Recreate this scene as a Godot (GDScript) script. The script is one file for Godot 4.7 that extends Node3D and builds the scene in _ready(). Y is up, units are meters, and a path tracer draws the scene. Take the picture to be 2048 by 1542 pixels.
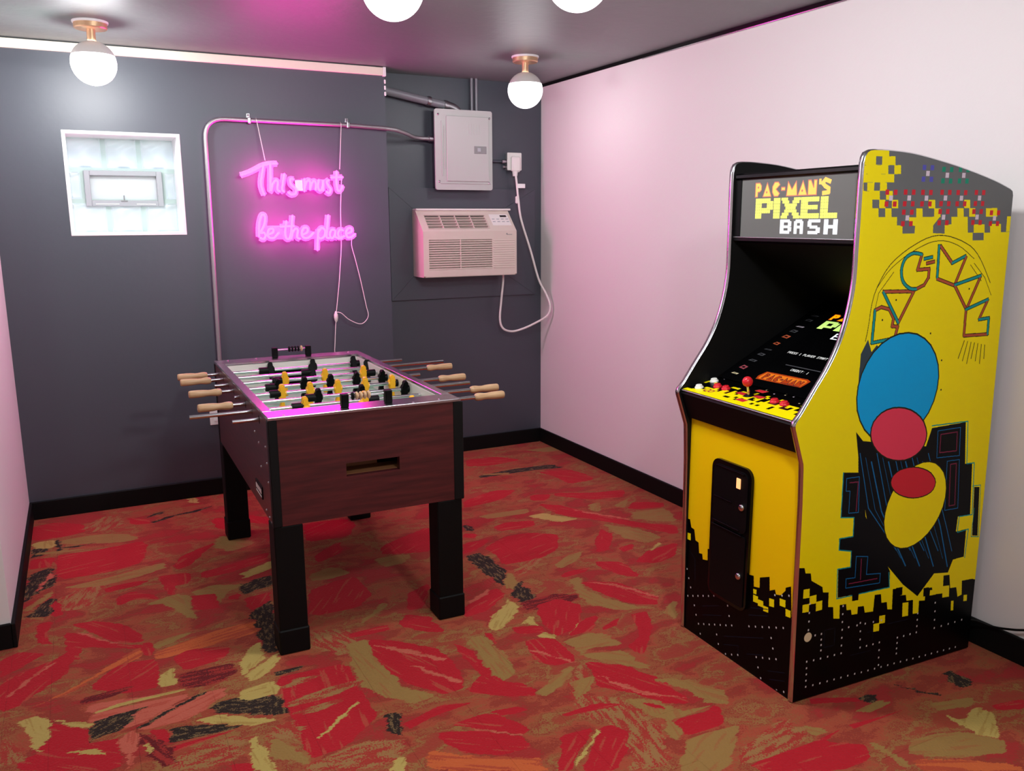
extends Node3D
# A small games room: foosball table, arcade cabinet, neon sign, wall heater/cooler, breaker panel, glass block window.

const ROOM_H := 2.514
const REC := -0.189          # the recessed part of the back wall
const LEFT := -3.295         # face of the short left wall
const LEFT_END := 1.59       # where the short left wall ends
var M := {}
var group_no := 1

func _ready():
	setup_camera_and_light()
	make_materials()
	build_room()
	build_window()
	build_lamps()
	build_arcade()
	build_table()
	build_wall_services()
	build_air_conditioner()
	build_neon()

func setup_camera_and_light():
	var cam := Camera3D.new()
	cam.name = "camera"
	cam.position = Vector3(-2.94643, 1.60004, 5.14882)
	cam.rotation = Vector3(-0.191814, -0.470005, -0.0048116)
	cam.fov = rad_to_deg(2.0 * atan(771.0 / 1696.195))
	cam.near = 0.05
	cam.far = 60.0
	add_child(cam, true)
	cam.current = true
	var env := Environment.new()
	env.background_mode = Environment.BG_SKY
	var sm := ProceduralSkyMaterial.new()
	sm.sky_top_color = Color(0.80, 0.90, 1.0)
	sm.sky_horizon_color = Color(0.93, 0.97, 1.0)
	sm.ground_bottom_color = Color(0.62, 0.64, 0.62)
	sm.ground_horizon_color = Color(0.80, 0.84, 0.86)
	sm.sky_energy_multiplier = 1.0
	var sky := Sky.new()
	sky.sky_material = sm
	env.sky = sky
	env.background_energy_multiplier = SKY_ENERGY
	env.tonemap_mode = Environment.TONE_MAPPER_LINEAR
	env.tonemap_exposure = EXPOSURE
	env.sdfgi_enabled = true
	env.ssao_enabled = true
	env.ssil_enabled = true
	var we := WorldEnvironment.new()
	we.name = "world_environment"
	we.environment = env
	add_child(we, true)

const SKY_ENERGY := 2.2
const EXPOSURE := 1.0
const LAMP_LIGHT := 0.82
const LAMP_GLOW := 1.8
const NEON_GLOW := 26.0

# ---------------------------------------------------------------- materials
func mat(col: Color, rough := 0.6, metal := 0.0, spec := 0.5) -> StandardMaterial3D:
	var m := StandardMaterial3D.new()
	m.albedo_color = col
	m.roughness = rough
	m.metallic = metal
	m.metallic_specular = spec
	return m

func c8(r: int, g: int, b: int) -> Color:
	return Color(r / 255.0, g / 255.0, b / 255.0)

func noise_tex(freq: float, w := 512, h := 512, octaves := 4, seed_no := 1, normal := false, strength := 4.0) -> NoiseTexture2D:
	var n := FastNoiseLite.new()
	n.seed = seed_no
	n.frequency = freq
	n.fractal_octaves = octaves
	var t := NoiseTexture2D.new()
	t.width = w
	t.height = h
	t.seamless = true
	t.noise = n
	t.as_normal_map = normal
	t.bump_strength = strength
	return t

func grain_tex(dark: Color, light: Color, seed_no: int) -> ImageTexture:
	var n := FastNoiseLite.new()
	n.seed = seed_no
	n.frequency = 0.012
	n.fractal_octaves = 4
	var im := Image.create(512, 512, false, Image.FORMAT_RGB8)
	for y in 512:
		for x in 512:
			var v := 0.5 + 0.5 * n.get_noise_2d(x * 0.35, y * 4.5)
			var f := 0.5 + 0.5 * n.get_noise_2d(x * 2.0 + 900.0, y * 22.0)
			var t := clampf((v - 0.25) * 1.6 * 0.8 + f * 0.25, 0.0, 1.0)
			im.set_pixel(x, y, dark.lerp(light, t))
	return ImageTexture.create_from_image(im)

func triplanar(m: StandardMaterial3D, s: Vector3, world := true):
	m.uv1_triplanar = true
	m.uv1_world_triplanar = world
	m.uv1_scale = s

func make_materials():
	M.dark_wall = mat(c8(51, 60, 72), 0.5, 0.0, 0.72)
	M.dark_wall.normal_enabled = true
	M.dark_wall.normal_texture = noise_tex(0.03, 512, 512, 5, 3, true, 2.0)
	M.dark_wall.normal_scale = 0.08
	triplanar(M.dark_wall, Vector3(1.2, 1.2, 1.2))
	M.white_wall = mat(c8(226, 221, 220), 0.7)
	M.white_wall.normal_enabled = true
	M.white_wall.normal_texture = noise_tex(0.05, 512, 512, 4, 5, true, 1.5)
	M.white_wall.normal_scale = 0.12
	triplanar(M.white_wall, Vector3(1.5, 1.5, 1.5))
	M.ceiling = mat(c8(112, 120, 118), 0.46, 0.0, 0.6)
	M.ceiling.normal_enabled = true
	M.ceiling.normal_texture = noise_tex(0.02, 512, 512, 5, 9, true, 3.0)
	M.ceiling.normal_scale = 0.2
	triplanar(M.ceiling, Vector3(0.9, 0.9, 0.9))
	M.black_trim = mat(c8(7, 8, 8), 0.6, 0.0, 0.3)
	M.cream_trim = mat(c8(236, 232, 212), 0.6)
	M.white_paint = mat(c8(240, 243, 242), 0.5)
	M.white_plastic = mat(c8(232, 230, 226), 0.42)
	M.black_plastic = mat(c8(5, 5, 6), 0.5, 0.0, 0.27)
	M.black_matte = mat(c8(6, 6, 7), 0.65, 0.0, 0.35)
	M.black_gloss = mat(c8(5, 5, 6), 0.18, 0.0, 0.4)
	M.chrome = mat(c8(214, 214, 218), 0.16, 1.0)
	M.steel = mat(c8(176, 176, 180), 0.34, 1.0)
	M.galvanised = mat(c8(170, 170, 172), 0.42, 0.85)
	M.painted_pipe = mat(c8(132, 134, 140), 0.38, 0.2)
	M.brass = mat(c8(226, 190, 150), 0.36, 0.7)
	M.rail = mat(c8(190, 186, 192), 0.26, 1.0)
	M.wood = mat(Color.WHITE, 0.42)
	M.wood.albedo_texture = grain_tex(c8(52, 15, 19), c8(92, 31, 34), 21)
	M.wood.clearcoat_enabled = true
	M.wood.clearcoat = 0.25
	M.wood.clearcoat_roughness = 0.3
	M.pale_wood = mat(Color.WHITE, 0.45)
	M.pale_wood.albedo_texture = grain_tex(c8(178, 138, 100), c8(220, 184, 144), 33)
	M.tan_wood = mat(c8(150, 100, 62), 0.6)
	M.field = mat(c8(128, 180, 150), 0.35)
	M.field_line = mat(c8(224, 226, 220), 0.35)
	M.white_laminate = mat(c8(226, 222, 214), 0.4)
	M.yellow_man = mat(c8(236, 172, 30), 0.4)
	M.black_man = mat(c8(5, 5, 6), 0.6, 0.0, 0.25)
	M.leg_black = mat(c8(5, 5, 5), 0.65, 0.0, 0.3)
	M.panel_grey = mat(c8(186, 189, 186), 0.4)
	M.mid_grey = mat(c8(140, 142, 142), 0.4)
	M.beige = mat(c8(212, 202, 190), 0.45)
	M.dark_slot = mat(c8(34, 30, 28), 0.7)
	M.red_plastic = mat(c8(214, 34, 46), 0.25)
	M.white_button = mat(c8(240, 238, 232), 0.3)
	M.frame_grey = mat(c8(168, 174, 178), 0.45)
	# daylight comes through the glass blocks: translucent moulded glass
	M.block = mat(c8(222, 236, 240), 0.28)
	M.block.backlight_enabled = true
	M.block.backlight = Color(1, 1, 1)
	M.mortar = mat(c8(212, 236, 226), 0.7)
	M.mortar.backlight_enabled = true
	M.mortar.backlight = Color(1, 1, 1)
	M.vent_pane = mat(c8(226, 232, 232), 0.35)
	M.vent_pane.backlight_enabled = true
	M.vent_pane.backlight = Color(1, 1, 1)
	M.clear_glass = mat(c8(196, 192, 188), 0.25)      # milky upper part of the globes, lets a little light up to the ceiling
	M.clear_glass.backlight_enabled = true
	M.clear_glass.backlight = Color(0.05, 0.05, 0.05)
	M.acrylic = mat(Color(0.98, 0.94, 0.98, 0.22), 0.08)
	M.acrylic.transparency = BaseMaterial3D.TRANSPARENCY_ALPHA
	M.lamp_glow = mat(c8(250, 248, 244), 0.4)
	M.lamp_glow.emission_enabled = true
	M.lamp_glow.emission = Color(0.975, 0.985, 1.0)
	M.lamp_glow.emission_energy_multiplier = LAMP_GLOW
	M.neon = mat(c8(190, 20, 140), 0.4)
	M.neon.emission_enabled = true
	M.neon.emission = Color(1.0, 0.13, 0.76)
	M.neon.emission_energy_multiplier = NEON_GLOW
	M.amber = mat(c8(240, 170, 110), 0.4)
	M.amber.emission_enabled = true
	M.amber.emission = c8(255, 170, 110)
	M.amber.emission_energy_multiplier = 1.2

# ---------------------------------------------------------------- mesh helpers
func new_st() -> SurfaceTool:
	var st := SurfaceTool.new()
	st.begin(Mesh.PRIMITIVE_TRIANGLES)
	group_no = 1
	return st

# a, b, c, d counter-clockwise as seen from outside
func quad(st: SurfaceTool, a: Vector3, b: Vector3, c: Vector3, d: Vector3, g := -1, uv := []):
	tri(st, a, b, c, g, [] if uv.is_empty() else [uv[0], uv[1], uv[2]])
	tri(st, a, c, d, g, [] if uv.is_empty() else [uv[0], uv[2], uv[3]])

func tri(st: SurfaceTool, a: Vector3, b: Vector3, c: Vector3, g := -1, uv := []):
	st.set_smooth_group(g)
	var order := [a, c, b]
	var uo = [Vector2(a.x, a.y), Vector2(c.x, c.y), Vector2(b.x, b.y)] if uv.is_empty() else [uv[0], uv[2], uv[1]]
	for k in 3:
		st.set_uv(uo[k])
		st.add_vertex(order[k])

func commit(st: SurfaceTool) -> ArrayMesh:
	st.generate_normals()
	return st.commit()

# a box from lo to hi with chamfered edges
func box(st: SurfaceTool, lo: Vector3, hi: Vector3, b := 0.0, xf := Transform3D.IDENTITY, uvs := 1.0, along_y := false):
	var s := hi - lo
	b = minf(b, 0.45 * minf(s.x, minf(s.y, s.z)))
	for ax in 3:
		for sg in [-1.0, 1.0]:
			var u := (ax + 1) % 3
			var v := (ax + 2) % 3
			var p := []
			for k in [[0, 0], [1, 0], [1, 1], [0, 1]]:
				var q := Vector3.ZERO
				q[ax] = hi[ax] if sg > 0 else lo[ax]
				q[u] = (hi[u] - b) if k[0] else (lo[u] + b)
				q[v] = (hi[v] - b) if k[1] else (lo[v] + b)
				p.append(q)
			if sg < 0:
				p.reverse()
			var uv := []
			for q in p:
				var t: Vector3 = q
				var e := Vector2(t.x, t.y)
				if ax == 0:
					e = Vector2(t.z, t.y)
				elif ax == 1:
					e = Vector2(t.x, t.z)
				if along_y:
					e = Vector2(e.y, e.x)
				uv.append(e * uvs)
			quad(st, xf * p[0], xf * p[1], xf * p[2], xf * p[3], -1, uv)
	if b <= 0.0:
		return
	for ax in 3:      # chamfers along each axis
		var u := (ax + 1) % 3
		var v := (ax + 2) % 3
		for su in [0, 1]:
			for sv in [0, 1]:
				var pts := []
				for e in [0, 1]:
					for k in 2:
						var q := Vector3.ZERO
						q[ax] = (hi[ax] - b) if e else (lo[ax] + b)
						var du := b if k == 1 else 0.0
						var dv := b if k == 0 else 0.0
						q[u] = (hi[u] - du) if su else (lo[u] + du)
						q[v] = (hi[v] - dv) if sv else (lo[v] + dv)
						pts.append(xf * q)
				out_quad(st, pts[0], pts[1], pts[3], pts[2], xf * ((lo + hi) * 0.5))
	for cx in [0, 1]:
		for cy in [0, 1]:
			for cz in [0, 1]:
				var c := Vector3(hi.x if cx else lo.x, hi.y if cy else lo.y, hi.z if cz else lo.z)
				var d := Vector3(-b if cx else b, -b if cy else b, -b if cz else b)
				out_tri(st, xf * (c + Vector3(0, d.y, d.z)), xf * (c + Vector3(d.x, 0, d.z)), xf * (c + Vector3(d.x, d.y, 0)), xf * ((lo + hi) * 0.5))

func out_tri(st, a: Vector3, b: Vector3, c: Vector3, inside: Vector3, g := -1):
	if (b - a).cross(c - a).dot((a + b + c) / 3.0 - inside) < 0.0:
		tri(st, a, c, b, g)
	else:
		tri(st, a, b, c, g)

func out_quad(st, a: Vector3, b: Vector3, c: Vector3, d: Vector3, inside: Vector3, g := -1):
	if (b - a).cross(c - a).dot((a + b + c + d) / 4.0 - inside) < 0.0:
		quad(st, d, c, b, a, g)
	else:
		quad(st, a, b, c, d, g)

# profile: (radius, height) pairs, turned about the y axis of xf; runs from bottom to top
func lathe(st: SurfaceTool, prof: Array, n := 24, xf := Transform3D.IDENTITY, smooth := true, close := true):
	group_no += 1
	var g := group_no if smooth else -1
	for k in n:
		var a0 := TAU * k / n
		var a1 := TAU * (k + 1) / n
		if k == n - 1:
			a1 = 0.0
		for i in prof.size() - 1:
			var p: Vector2 = prof[i]
			var q: Vector2 = prof[i + 1]
			var A := xf * Vector3(p.x * cos(a0), p.y, -p.x * sin(a0))
			var B := xf * Vector3(p.x * cos(a1), p.y, -p.x * sin(a1))
			var C := xf * Vector3(q.x * cos(a1), q.y, -q.x * sin(a1))
			var D := xf * Vector3(q.x * cos(a0), q.y, -q.x * sin(a0))
			var u0 := Vector2(p.y * 4.0, float(k) / n)
			var u1 := Vector2(p.y * 4.0, float(k + 1) / n)
			var u2 := Vector2(q.y * 4.0, float(k + 1) / n)
			var u3 := Vector2(q.y * 4.0, float(k) / n)
			if p.x > 1e-6:
				tri(st, A, B, C, g, [u0, u1, u2])
			if q.x > 1e-6:
				tri(st, A, C, D, g, [u0, u2, u3])
	if close:
		for e in 2:
			var p: Vector2 = prof[0] if e == 0 else prof[-1]
			if p.x < 1e-6:
				continue
			for k in n:
				var a0 := TAU * k / n
				var a1 := TAU * (k + 1) / n
				var A := xf * Vector3(p.x * cos(a0), p.y, -p.x * sin(a0))
				var B := xf * Vector3(p.x * cos(a1), p.y, -p.x * sin(a1))
				var O := xf * Vector3(0, p.y, 0)
				if e == 0:
					tri(st, O, B, A)
				else:
					tri(st, O, A, B)

func along(from: Vector3, to: Vector3) -> Transform3D:     # the y axis of the result runs from -> to
	var y := (to - from).normalized()
	var x := y.cross(Vector3(0.31, 0.2, 0.93)).normalized()
	return Transform3D(Basis(x, y, x.cross(y)), from)

func rod(st: SurfaceTool, from: Vector3, to: Vector3, r: float, n := 16):
	var l := from.distance_to(to)
	lathe(st, [Vector2(r, 0), Vector2(r, l)], n, along(from, to))

# a round tube along a path of points
func tube(st: SurfaceTool, pts: Array, r: float, n := 10, round_ends := false):
	group_no += 1
	var g := group_no
	var rings := []
	var x := Vector3.ZERO
	var m := pts.size()
	for i in m:
		var t: Vector3 = (pts[mini(i + 1, m - 1)] - pts[maxi(i - 1, 0)]).normalized()
		if i == 0:
			x = t.cross(Vector3(0.21, 0.35, 0.91)).normalized()
		x = (x - t * x.dot(t)).normalized()
		var y := t.cross(x)
		var ring := []
		for k in n:
			var a := TAU * k / n
			ring.append(pts[i] + (x * cos(a) + y * sin(a)) * r)
		rings.append(ring)
	for i in m - 1:
		for k in n:
			var k1 := (k + 1) % n
			quad(st, rings[i][k], rings[i][k1], rings[i + 1][k1], rings[i + 1][k], g)
	for e in 2:
		var i := 0 if e == 0 else m - 1
		var t: Vector3 = (pts[0] - pts[1]).normalized() if e == 0 else (pts[m - 1] - pts[m - 2]).normalized()
		var tip: Vector3 = pts[i] + t * (r * 0.8 if round_ends else 0.0)
		for k in n:
			var k1 := (k + 1) % n
			if e == 0:
				tri(st, tip, rings[i][k1], rings[i][k], g if round_ends else -1)
			else:
				tri(st, tip, rings[i][k], rings[i][k1], g if round_ends else -1)

# smooth a list of points with a Catmull-Rom curve
func smooth_path(pts: Array, steps := 6) -> Array:
	var o := []
	for i in pts.size() - 1:
		var p0 = pts[maxi(i - 1, 0)]
		var p1 = pts[i]
		var p2 = pts[i + 1]
		var p3 = pts[mini(i + 2, pts.size() - 1)]
		for k in steps:
			var t := float(k) / steps
			o.append(0.5 * ((2.0 * p1) + (p2 - p0) * t + (2.0 * p0 - 5.0 * p1 + 4.0 * p2 - p3) * t * t + (3.0 * p1 - p0 - 3.0 * p2 + p3) * t * t * t))
	o.append(pts[-1])
	return o

# a flat outline (x, y) pushed from z0 to z1
func prism(st: SurfaceTool, outline: PackedVector2Array, z0: float, z1: float, xf := Transform3D.IDENTITY, uvs := 1.0, side_smooth := false):
	var poly := outline.duplicate()
	if Geometry2D.is_polygon_clockwise(poly):
		poly.reverse()
	var idx := Geometry2D.triangulate_polygon(poly)
	for i in range(0, idx.size(), 3):
		var a := poly[idx[i]]
		var b := poly[idx[i + 1]]
		var c := poly[idx[i + 2]]
		if (b - a).cross(c - a) < 0.0:
			var s := b
			b = c
			c = s
		tri(st, xf * Vector3(a.x, a.y, z1), xf * Vector3(b.x, b.y, z1), xf * Vector3(c.x, c.y, z1), -1, [a * uvs, b * uvs, c * uvs])
		tri(st, xf * Vector3(a.x, a.y, z0), xf * Vector3(c.x, c.y, z0), xf * Vector3(b.x, b.y, z0), -1, [a * uvs, c * uvs, b * uvs])
	group_no += 1
	for i in poly.size():
		var a := poly[i]
		var b := poly[(i + 1) % poly.size()]
		quad(st, xf * Vector3(a.x, a.y, z0), xf * Vector3(b.x, b.y, z0), xf * Vector3(b.x, b.y, z1), xf * Vector3(a.x, a.y, z1), group_no if side_smooth else -1, [Vector2(z0, a.y) * uvs, Vector2(z0, b.y) * uvs, Vector2(z1, b.y) * uvs, Vector2(z1, a.y) * uvs])

func rounded(x0: float, y0: float, x1: float, y1: float, r: float, n := 5) -> PackedVector2Array:
	var o := PackedVector2Array()
	for c in [[x1 - r, y1 - r, 0.0], [x0 + r, y1 - r, 0.25], [x0 + r, y0 + r, 0.5], [x1 - r, y0 + r, 0.75]]:
		for k in n + 1:
			var a: float = TAU * (c[2] + 0.25 * k / n)
			o.append(Vector2(c[0] + r * cos(a), c[1] + r * sin(a)))
	return o

func put(called: String, mesh: Mesh, m: Material, parent: Node) -> MeshInstance3D:
	var o := MeshInstance3D.new()
	o.name = called
	o.mesh = mesh
	o.material_override = m
	o.cast_shadow = GeometryInstance3D.SHADOW_CASTING_SETTING_ON
	parent.add_child(o, true)
	return o

func obj(called: String, st: SurfaceTool, m: Material, parent: Node = self) -> MeshInstance3D:
	return put(called, commit(st), m, parent)

func bx(called: String, lo: Vector3, hi: Vector3, m: Material, parent: Node = self, b := 0.002, uvs := 1.0, along_y := false) -> MeshInstance3D:
	var st := new_st()
	box(st, lo, hi, b, Transform3D.IDENTITY, uvs, along_y)
	return obj(called, st, m, parent)

func numbered(called: String) -> String:
	if not has_node(called):
		return called
	var k := 1
	while has_node("%s_%03d" % [called, k]):
		k += 1
	return "%s_%03d" % [called, k]

func tag(o: Node, label: String, category: String, group := "", kind := "") -> Node:
	o.set_meta("label", label)
	o.set_meta("category", category)
	if group:
		o.set_meta("group", group)
	if kind:
		o.set_meta("kind", kind)
	return o

func thing(called: String, label: String, category: String, at := Vector3.ZERO, turn := 0.0, group := "", kind := "") -> Node3D:
	var o := Node3D.new()
	o.name = numbered(called)
	add_child(o, true)
	o.position = at
	o.rotation.y = turn
	tag(o, label, category, group, kind)
	return o

# ---------------------------------------------------------------- flat print on an image, in millimetres
class Art:
	var im: Image
	var ox: float
	var oy: float
	var kx: float
	var ky: float
	var pal: Dictionary
	func _init(w: int, h: int, x0: float, y0: float, x1: float, y1: float, colours: Dictionary):
		im = Image.create(w, h, false, Image.FORMAT_RGB8)
		ox = x0
		oy = y1
		kx = w / (x1 - x0)
		ky = h / (y1 - y0)
		pal = colours
	func px(x: float, y: float) -> Vector2:
		return Vector2((x - ox) * kx, (oy - y) * ky)
	func fill(p: PackedVector2Array, c: Color):
		var y0 := 1e9
		var y1 := -1e9
		for q in p:
			y0 = minf(y0, q.y)
			y1 = maxf(y1, q.y)
		var n := p.size()
		for y in range(maxi(0, int(floor(y0))), mini(im.get_height() - 1, int(ceil(y1))) + 1):
			var yc := y + 0.5
			var xs := []
			for i in n:
				var a := p[i]
				var b := p[(i + 1) % n]
				if (a.y <= yc) != (b.y <= yc):
					xs.append(a.x + (yc - a.y) / (b.y - a.y) * (b.x - a.x))
			xs.sort()
			for i in range(0, xs.size() - 1, 2):
				var l := maxi(0, int(round(xs[i])))
				var r := mini(im.get_width(), int(round(xs[i + 1])))
				if r > l:
					im.fill_rect(Rect2i(l, y, r - l, 1), c)
	func poly(col: String, mm: Array):
		var p := PackedVector2Array()
		for i in range(0, mm.size(), 2):
			p.append(px(mm[i], mm[i + 1]))
		fill(p, pal[col])
	func rect(col: String, x0: float, y0: float, x1: float, y1: float):
		poly(col, [x0, y0, x1, y0, x1, y1, x0, y1])
	func disc(col: String, x: float, y: float, r: float):
		var a := []
		for k in 16:
			a.append(x + r * cos(TAU * k / 16))
			a.append(y + r * sin(TAU * k / 16))
		poly(col, a)
	func line(col: String, w: float, mm: Array):
		for i in range(0, mm.size() - 2, 2):
			var a := Vector2(mm[i], mm[i + 1])
			var b := Vector2(mm[i + 2], mm[i + 3])
			if a.distance_to(b) < 0.01:
				continue
			var d := (b - a).normalized() * w * 0.5
			var n := Vector2(-d.y, d.x)
			var e := d * 0.6
			poly(col, [a.x - e.x + n.x, a.y - e.y + n.y, b.x + e.x + n.x, b.y + e.y + n.y, b.x + e.x - n.x, b.y + e.y - n.y, a.x - e.x - n.x, a.y - e.y - n.y])
	# five by seven pixel letters, x and y at the lower left corner, c the size of a pixel
	func pixels(col: String, text: String, x: float, y: float, cx: float, cy: float, gap := 0.0):
		for ch in text:
			var rows: Array = FONT.get(ch, [0, 0, 0, 0, 0, 0, 0])
			for r in 7:
				for k in 5:
					if rows[r] & (16 >> k):
						rect(col, x + k * cx, y + (6 - r) * cy, x + (k + 1) * cx - gap, y + (7 - r) * cy - gap)
			x += 6 * cx
	const FONT := {
		"A": [14, 17, 17, 31, 17, 17, 17], "B": [30, 17, 17, 30, 17, 17, 30], "C": [14, 17, 16, 16, 16, 17, 14], "D": [30, 17, 17, 17, 17, 17, 30], "E": [31, 16, 16, 30, 16, 16, 31],
		"H": [17, 17, 17, 31, 17, 17, 17], "I": [14, 4, 4, 4, 4, 4, 14], "L": [16, 16, 16, 16, 16, 16, 31], "O": [14, 17, 17, 17, 17, 17, 14], "P": [30, 17, 17, 30, 16, 16, 16],
		"R": [30, 17, 17, 30, 20, 18, 17], "S": [15, 16, 16, 14, 1, 1, 30], "T": [31, 4, 4, 4, 4, 4, 4], "X": [17, 17, 10, 4, 10, 17, 17], "Y": [17, 17, 10, 4, 4, 4, 4],
		"1": [4, 12, 4, 4, 4, 4, 14], "2": [14, 17, 1, 6, 8, 16, 31], ":": [0, 4, 0, 0, 0, 4, 0],
	}
	# rounded arcade lettering of the title, drawn as outlines in a box of height h
	func title(col: String, edge: String, x: float, y: float, h: float, w: float):
		var shapes := [
			[0.0, 0.0, 0.0, 1.0, 0.6, 1.0, 0.85, 0.8, 0.85, 0.5, 0.6, 0.35, 0.35, 0.35, 0.35, 0.0],
			[0.0, 0.0, 0.5, 1.0, 1.0, 0.0],
			[0.95, 0.8, 0.75, 1.0, 0.3, 1.0, 0.05, 0.7, 0.05, 0.3, 0.3, 0.0, 0.75, 0.0, 0.95, 0.2, 0.5, 0.5],
			[0.1, 0.4, 0.1, 0.62, 0.8, 0.62, 0.8, 0.4],
			[0.0, 0.0, 0.12, 1.0, 0.5, 0.45, 0.88, 1.0, 1.0, 0.0],
			[0.0, 0.0, 0.5, 1.0, 1.0, 0.0],
			[0.0, 0.0, 0.0, 1.0, 0.3, 1.0, 0.62, 0.5, 0.62, 1.0, 0.95, 1.0, 0.95, 0.0],
		]
		var widths := [0.9, 1.05, 1.0, 0.65, 1.25, 1.05, 1.0]
		var total := 0.0
		for v in widths:
			total += v
		var k := w / total
		for i in shapes.size():
			var s: Array = shapes[i]
			var a := []
			for j in range(0, s.size(), 2):
				a.append(x + s[j] * k * widths[i] * 0.94)
				a.append(y + s[j + 1] * h)
			poly(col, a)
			a.append(a[0])
			a.append(a[1])
			line(edge, h * 0.07, a)
			if i == 1 or i == 5 or i == 0:
				disc(edge, x + k * widths[i] * 0.47 * (0.9 if i else 0.8), y + h * (0.32 if i else 0.68), h * 0.08)
			x += widths[i] * k

func dots(art: Art, e: Array, n: int):
	for k in n:
		var t := float(k) / maxi(n - 1, 1)
		var x := lerpf(e[0], e[2], t)
		var y := lerpf(e[1], e[3], t)
		art.rect("dot", x - 3.0, y - 3.5, x + 3.0, y + 3.5)

func pixel_cluster(art: Art, col: String, x: float, y: float):
	for r in [[-26, -26], [10, -26], [-26, 10], [10, 10]]:
		art.rect(col, x + r[0], y + r[1], x + r[0] + 16, y + r[1] + 16)
	art.rect("pale", x - 8, y - 8, x + 8, y + 8)

# ---------------------------------------------------------------- the room
func structure(called: String, label: String, category := "wall") -> Node3D:
	return thing(called, label, category, Vector3.ZERO, 0.0, "", "structure")

func build_room():
	# back wall with the opening of the window
	var st := new_st()
	var x0 := LEFT - 0.1
	var x1 := -1.185
	box(st, Vector3(x0, -0.02, -0.31), Vector3(-2.957, ROOM_H, 0))
	box(st, Vector3(-2.377, -0.02, -0.31), Vector3(x1, ROOM_H, 0))
	box(st, Vector3(-2.957, -0.02, -0.31), Vector3(-2.377, 1.531, 0))
	box(st, Vector3(-2.957, 2.077, -0.31), Vector3(-2.377, ROOM_H, 0))
	var w := structure("wall_back", "charcoal painted back wall with the glass block window")
	obj("painted_face", st, M.dark_wall, w)
	w = structure("wall_alcove", "recessed charcoal wall behind breaker panel and wall air conditioner")
	bx("painted_face", Vector3(x1 - 0.01, -0.02, -0.31), Vector3(0.0, ROOM_H, REC), M.dark_wall, w, 0.0)
	w = structure("wall_right", "long pale white side wall behind the arcade cabinet")
	bx("painted_face", Vector3(0, -0.02, -0.31), Vector3(0.12, ROOM_H, 7.3), M.white_wall, w, 0.0)
	w = structure("wall_left", "short white wall end at the left edge of the room")
	bx("painted_face", Vector3(-5.6, -0.02, -0.31), Vector3(LEFT, ROOM_H, LEFT_END), M.white_wall, w, 0.0)
	w = structure("wall_outer_left", "white wall of the wider part of the room on the left")
	bx("painted_face", Vector3(-5.72, -0.02, LEFT_END), Vector3(-5.6, ROOM_H, 7.3), M.white_wall, w, 0.0)
	w = structure("wall_front", "white wall behind the viewer")
	bx("painted_face", Vector3(-5.72, -0.02, 7.2), Vector3(0.12, ROOM_H, 7.32), M.white_wall, w, 0.0)
	w = structure("ceiling", "glossy charcoal ceiling carrying the globe lights", "ceiling")
	bx("painted_face", Vector3(-5.72, ROOM_H, -0.31), Vector3(0.12, ROOM_H + 0.12, 7.32), M.ceiling, w, 0.0)
	build_floor()
	# skirting
	w = structure("baseboard_right", "black skirting board along the white right wall", "skirting board")
	bx("board", Vector3(-0.015, 0, REC), Vector3(0, 0.1, 7.2), M.black_trim, w, 0.003)
	w = structure("baseboard_back", "black skirting board along the charcoal back wall", "skirting board")
	bx("board", Vector3(LEFT, 0, 0), Vector3(x1 + 0.015, 0.1, 0.015), M.black_trim, w, 0.003)
	bx("board", Vector3(x1, 0, REC), Vector3(x1 + 0.015, 0.1, 0.0), M.black_trim, w, 0.003)
	bx("board", Vector3(x1, 0, REC), Vector3(-0.015, 0.1, REC + 0.015), M.black_trim, w, 0.003)
	w = structure("baseboard_left", "black skirting board round the end of the short left wall", "skirting board")
	bx("board", Vector3(LEFT, 0, 0.015), Vector3(LEFT + 0.015, 0.1, LEFT_END + 0.015), M.black_trim, w, 0.003)
	bx("board", Vector3(-5.6, 0, LEFT_END), Vector3(LEFT, 0.1, LEFT_END + 0.015), M.black_trim, w, 0.003)
	# strips under the ceiling
	w = structure("trim_1", "cream strip under the ceiling along the charcoal back wall", "trim")
	bx("strip", Vector3(LEFT, 2.462, 0), Vector3(-1.2, 2.508, 0.02), M.cream_trim, w, 0.002)
	bx("strip_end", Vector3(-1.2, 2.458, -0.002), Vector3(-1.182, 2.511, 0.023), M.white_paint, w, 0.002)
	st = new_st()
	for y in [2.43, 2.395, 2.36]:
		box(st, Vector3(-1.19, y - 0.012, -0.03), Vector3(-1.178, y + 0.012, 0.004), 0.003)
	obj("plaster_chip", st, M.white_paint, w)
	w = structure("trim_2", "black and silver edge strip where the right wall meets the ceiling", "trim")
	bx("edge_strip", Vector3(-0.007, 2.494, REC), Vector3(0, ROOM_H, 7.2), M.black_gloss, w, 0.001)
	st = new_st()
	rod(st, Vector3(-0.006, 2.492, 1.0), Vector3(-0.006, 2.492, 7.2), 0.004, 8)
	obj("edge_bead", st, M.chrome, w)

var carpet_bytes: PackedByteArray
var speck_bytes: PackedByteArray
var streak_bytes: PackedByteArray
const CW := 2048
const CH := 2048
const PATCH := {"R": [172, 26, 38], "D": [98, 24, 28], "T": [146, 112, 62], "G": [176, 152, 84], "K": [42, 30, 26], "P": [186, 92, 74], "O": [190, 92, 50], "S": [150, 108, 66]}
const PATCH_SPECK := {"R": [170, 66, 52], "D": [150, 44, 40], "T": [150, 100, 58], "G": [164, 134, 72], "K": [112, 88, 58], "P": [176, 78, 62], "O": [168, 70, 46], "S": [158, 52, 42]}

var brush := FastNoiseLite.new()

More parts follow.
